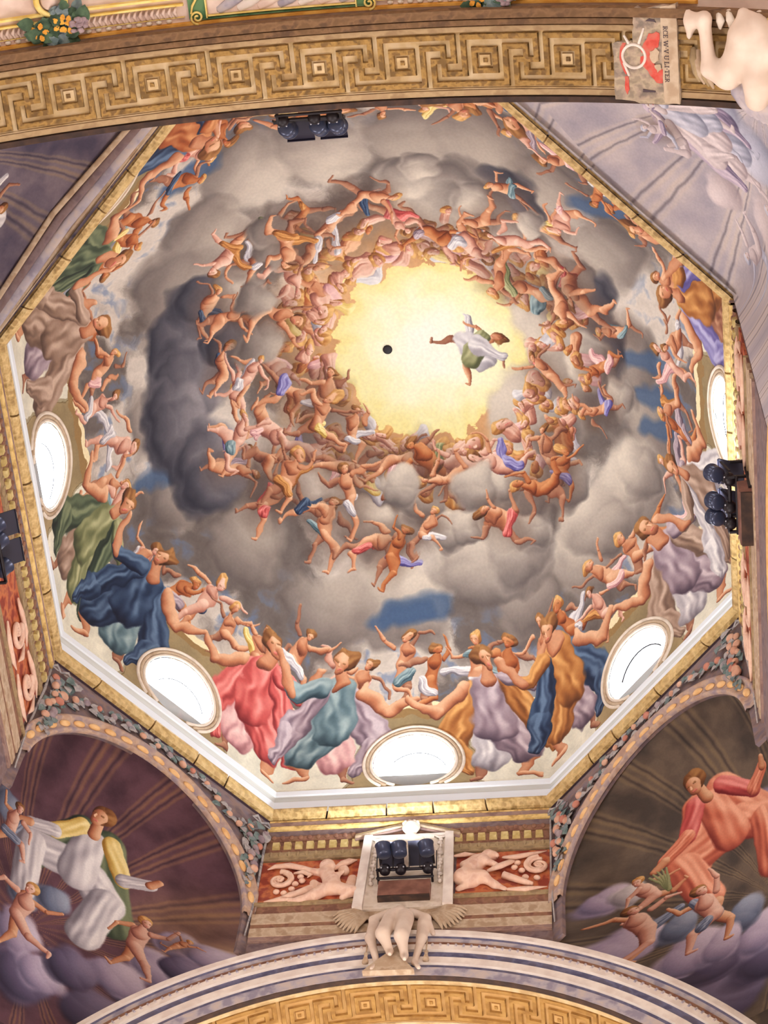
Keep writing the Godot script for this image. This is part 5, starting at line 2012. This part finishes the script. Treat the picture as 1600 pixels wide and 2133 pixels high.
func build_stucco_nude() -> void:
	var n := base("stucco_nude_figure")
	n.transform = soffit_xf(4.9, 6.7, 0.0)
	tag(n, "large cream nude figure with raised knee at the top right corner", "sculpture")
	# local: x right in the picture, y up in the picture, z down out of the soffit
	var b := [
		[Vector3(0.16, 0.22, 0.14), 0.17, Vector3(0.12, -0.0, 0.14), 0.17], [Vector3(0.2, 0.3, 0.12), 0.15, Vector3(0.4, 0.1, 0.14), 0.16], [Vector3(0.3, 0.3, 0.12), 0.13, Vector3(0.34, -0.2, 0.2), 0.15],
		[Vector3(0.34, -0.2, 0.2), 0.15, Vector3(0.3, -0.38, 0.18), 0.12], [Vector3(0.12, 0.0, 0.14), 0.16, Vector3(-0.02, -0.16, 0.16), 0.14],
		[Vector3(-0.02, -0.16, 0.16), 0.12, Vector3(-0.2, -0.1, 0.2), 0.08], [Vector3(-0.2, -0.1, 0.2), 0.075, Vector3(-0.26, 0.38, 0.18), 0.06],
		[Vector3(-0.26, 0.4, 0.18), 0.07, Vector3(-0.42, 0.36, 0.14), 0.055], [Vector3(-0.42, 0.36, 0.14), 0.055, Vector3(-0.45, 0.2, 0.14), 0.03], [Vector3(-0.42, 0.37, 0.14), 0.05, Vector3(-0.46, 0.44, 0.13), 0.025],
		[Vector3(0.3, 0.32, 0.12), 0.07, Vector3(0.14, 0.46, 0.12), 0.05]]
	obj("body", blend_body(b, 0.024, 36.0), M.flesh, n, true)
	rng.seed = 5
	for k in 5:
		var st := smooth()
		var o := Vector3(0.02 + 0.07 * k, -0.2 - 0.03 * k, 0.1)
		tube(st, [o, o + Vector3(0.05, -0.12, 0.04), o + Vector3(0.12, -0.24, 0.02), o + Vector3(0.2, -0.36, 0.0)], [0.06, 0.08, 0.075, 0.05], 9, Vector3.BACK, 0.6)
		obj("drapery_fold", st, M.lavender, n)
	for k in 7:
		var st := smooth()
		var o := Vector3(-0.16 + 0.11 * k, 0.44 + 0.02 * sin(k * 2.0), 0.06)
		tube(st, [o, o + Vector3(0.05, -0.08, 0.05), o + Vector3(0.03, -0.16, 0.03)], [0.03, 0.05, 0.015], 8, Vector3.BACK, 0.6)
		obj("leaf_spray", st, M.yellow if k % 3 == 2 else M.stone, n)
	for k in 4:
		var st := smooth()
		var o := Vector3(-0.46 + 0.05 * k, -0.04 - 0.02 * k, 0.04)
		tube(st, [o + Vector3(0, 0.1, 0), o + Vector3(0.02, 0.0, 0.05), o + Vector3(0.03, -0.14, 0.03), o + Vector3(0.06, -0.24, 0.0)], [0.03, 0.045, 0.035, 0.015], 8, Vector3.BACK, 0.6)
		obj("hanging_cloth", st, M.beige if k % 2 else M.olive, n)


func vault_xf(s: float, z: float, up := 0.0) -> Transform3D:
	var a := s / 9.04
	var r := 9.04 - up
	return Transform3D(Basis(Vector3(cos(a), -sin(a), 0), Vector3(0, 0, 1), Vector3(-sin(a), -cos(a), 0)), Vector3(r * sin(a), NEAR_CY + r * cos(a), z))


func build_vault_ornament() -> void:
	var n := base("trim_3")
	tag(n, "orange and gold rods with bead and leaf rows edging the nave vault", "moulding", "", "structure")
	var st := mb()
	arc_bar(st, NEAR_CY, 9.04, -4.5, 4.5, 7.165, 7.215, 0.05, 0.012)
	obj("orange_rod", st, M.orange, n)
	for z in [[7.262, 7.275, 0.03], [7.385, 7.42, 0.05], [7.46, 7.5, 0.07]]:
		for sp in [[-4.2, -1.06], [1.0, 4.0]]:
			st = mb()
			arc_bar(st, NEAR_CY, 9.04, sp[0], sp[1], z[0], z[1], z[2], 0.008)
			obj("gold_rod", st, M.yellow, n)
	var bb := smooth()
	ball(bb, Vector3.ZERO, Vector3(0.034, 0.024, 0.024), Basis.IDENTITY, 9, 6)
	bb.index()
	bb.generate_normals()
	var bm := bb.commit()
	var tb := smooth()
	tube(tb, [Vector3(0.01, -0.05, 0.0), Vector3(-0.012, 0.0, 0.025), Vector3(0.01, 0.05, 0.0)], [0.012, 0.02, 0.012], 7)
	tb.index()
	tb.generate_normals()
	var tm := tb.commit()
	for sp in [[-4.1, -1.12], [1.1, 2.0]]:
		var cnt := int((sp[1] - sp[0]) / 0.108)
		for k in cnt:
			var s: float = sp[0] + (k + 0.5) * 0.108
			same("bead", bm, M.stone, n, vault_xf(s, 7.238, 0.012))
		cnt = int((sp[1] - sp[0]) / 0.062)
		for k in cnt:
			var s: float = sp[0] + (k + 0.5) * 0.062
			same("leaf_lobe", tm, M.pinkish, n, vault_xf(s, 7.33, 0.015))
	# green scrolled frame with gold edges round a pale picture
	var f := base("scroll_frame")
	tag(f, "green picture frame with gold edges and curling scroll ends, cut by the top edge", "frame")
	st = mb()
	arc_bar(st, NEAR_CY, 9.04, -0.96, 0.96, 7.215, 7.245, 0.03, 0.006)
	arc_bar(st, NEAR_CY, 9.04, -1.02, -0.82, 7.235, 7.6, 0.03, 0.006)
	arc_bar(st, NEAR_CY, 9.04, 0.78, 0.98, 7.235, 7.6, 0.03, 0.006)
	obj("green_band", st, M.green, f)
	st = mb()
	arc_bar(st, NEAR_CY, 9.04, -0.82, 0.79, 7.245, 7.268, 0.045, 0.006)
	arc_bar(st, NEAR_CY, 9.04, -0.84, -0.815, 7.23, 7.7, 0.045, 0.006)
	arc_bar(st, NEAR_CY, 9.04, 0.775, 0.8, 7.21, 7.7, 0.045, 0.006)
	obj("gold_edge", st, M.yellow, f)
	st = mb()
	arc_bar(st, NEAR_CY, 9.04, -0.81, 0.77, 7.265, 7.8, 0.012, 0.003)
	obj("picture_ground", st, M.pinkish, f)
	for e in [-1.0, 1.0]:
		st = smooth()
		var pts := []
		for k in 26:
			var t := k / 25.0
			var a: float = PI * 0.5 + e * (PI * 1.0 + t * PI * 3.2)
			var r := lerpf(0.075, 0.012, t)
			pts.append(vault_xf(e * 0.93 + r * cos(a), 7.255 + r * sin(a), 0.05).origin)
		tube(st, pts, [0.012], 7)
		var up := [vault_xf(e * 0.99, 7.3, 0.05).origin, vault_xf(e * 0.97, 7.38, 0.05).origin, vault_xf(e * 0.9, 7.48, 0.05).origin, vault_xf(e * 0.88, 7.65, 0.05).origin]
		tube(st, up, [0.013], 7)
		obj("gold_scroll", st, M.yellow, f)
	# soft shapes of the picture in the frame: cloud and drapery, kept plain
	for k in 7:
		st = smooth()
		var o := -0.7 + 0.22 * k
		tube(st, [vault_xf(o, 7.3, 0.012).origin, vault_xf(o + 0.12, 7.36, 0.02).origin, vault_xf(o + 0.26, 7.42, 0.012).origin], [0.04, 0.06, 0.04], 8, Vector3.UP, 0.35)
		obj("painted_cloud", st, [M.lavender, M.whiteband, M.pinkish][k % 3], f)
	# bunches of leaves, flowers and grapes
	rng.seed = 14
	var lm := [leaf_mesh(3), leaf_mesh(4)]
	for g in [[-2.46, 7.34, 1.0, "dark green leaf bunch with orange flowers and grapes at the upper left"], [2.25, 7.27, 0.75, "small dark green leaf bunch cut by the top edge right of the scroll frame"]]:
		var b := base("leaf_bunch")
		tag(b, g[3], "garland")
		for k in 40:
			var o: Vector2 = Vector2.from_angle(rng.randf() * TAU) * sqrt(rng.randf()) * 0.34 * g[2]
			var x := vault_xf(g[0] + o.x * 0.95, g[1] + o.y * 0.5 + o.x * 0.12, 0.03 + 0.07 * rng.randf())
			var s := rng.randf_range(0.13, 0.2)
			x.basis = x.basis * Basis(Vector3.BACK, rng.randf() * TAU) * Basis(Vector3.RIGHT, rng.randf_range(0.0, 0.5)).scaled_local(Vector3.ONE * s)
			same("leaf", lm[k % 2], M.darkleaf if rng.randf() < 0.7 else M.leaf, b, x)
		for fl in [[-0.17, -0.02, M.flower], [0.08, 0.04, M.flower], [0.14, 0.02, M.flower]]:
			for k in 5:
				var a := TAU * k / 5.0
				var x := vault_xf(g[0] + (fl[0] + 0.035 * cos(a)) * g[2], g[1] + fl[1] + 0.03 * sin(a), 0.13)
				x.basis = x.basis * Basis(Vector3.BACK, a - PI / 2).scaled_local(Vector3.ONE * 0.075)
				same("petal", lm[0], fl[2], b, x)
		for k in 26:
			var o := Vector2.from_angle(rng.randf() * TAU) * sqrt(rng.randf()) * 0.1
			same("grape", bm, M.grape, b, vault_xf(g[0] + 0.26 * g[2] + o.x, g[1] + 0.0 + o.y * 0.8, 0.1 + 0.05 * rng.randf()))
	# yellow rimmed round boss above the left bunch
	var d := base("round_boss")
	tag(d, "pale round boss with yellow rim above the left leaf bunch", "ornament")
	st = smooth()
	lathe(st, [Vector2(0.0, 0.05), Vector2(0.1, 0.045), Vector2(0.11, 0.0)], Transform3D.IDENTITY, 26)
	obj("face", st, M.pinkish, d)
	st = smooth()
	lathe(st, [Vector2(0.12, 0.0), Vector2(0.125, 0.06), Vector2(0.15, 0.075), Vector2(0.18, 0.05), Vector2(0.185, 0.0)], Transform3D.IDENTITY, 30)
	obj("rim", st, M.yellow, d)
	var bx := vault_xf(-2.45, 7.62, 0.02)
	d.transform = Transform3D(Basis(bx.basis.x, bx.basis.z, -bx.basis.y), bx.origin)


func lamp_yoke(lamp_node: Node3D) -> void:
	var st := mb()
	for s in [-1.0, 1.0]:
		box(st, Vector3(s * 0.116, 0.14, 0.04), Vector3(0.012, 0.3, 0.03), 0.0, Basis(Vector3.RIGHT, 0.3))
	box(st, Vector3(0, -0.01, 0.02), Vector3(0.22, 0.014, 0.03))
	obj("yoke", st, M.iron, lamp_node)
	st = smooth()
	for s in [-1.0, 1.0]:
		ball(st, Vector3(s * 0.045, -0.03, 0.06), Vector3(0.013, 0.013, 0.013), Basis.IDENTITY, 8, 6)  # bright balls stand in for two glints on the gear
	obj("glint_ball", st, M.steel, lamp_node)
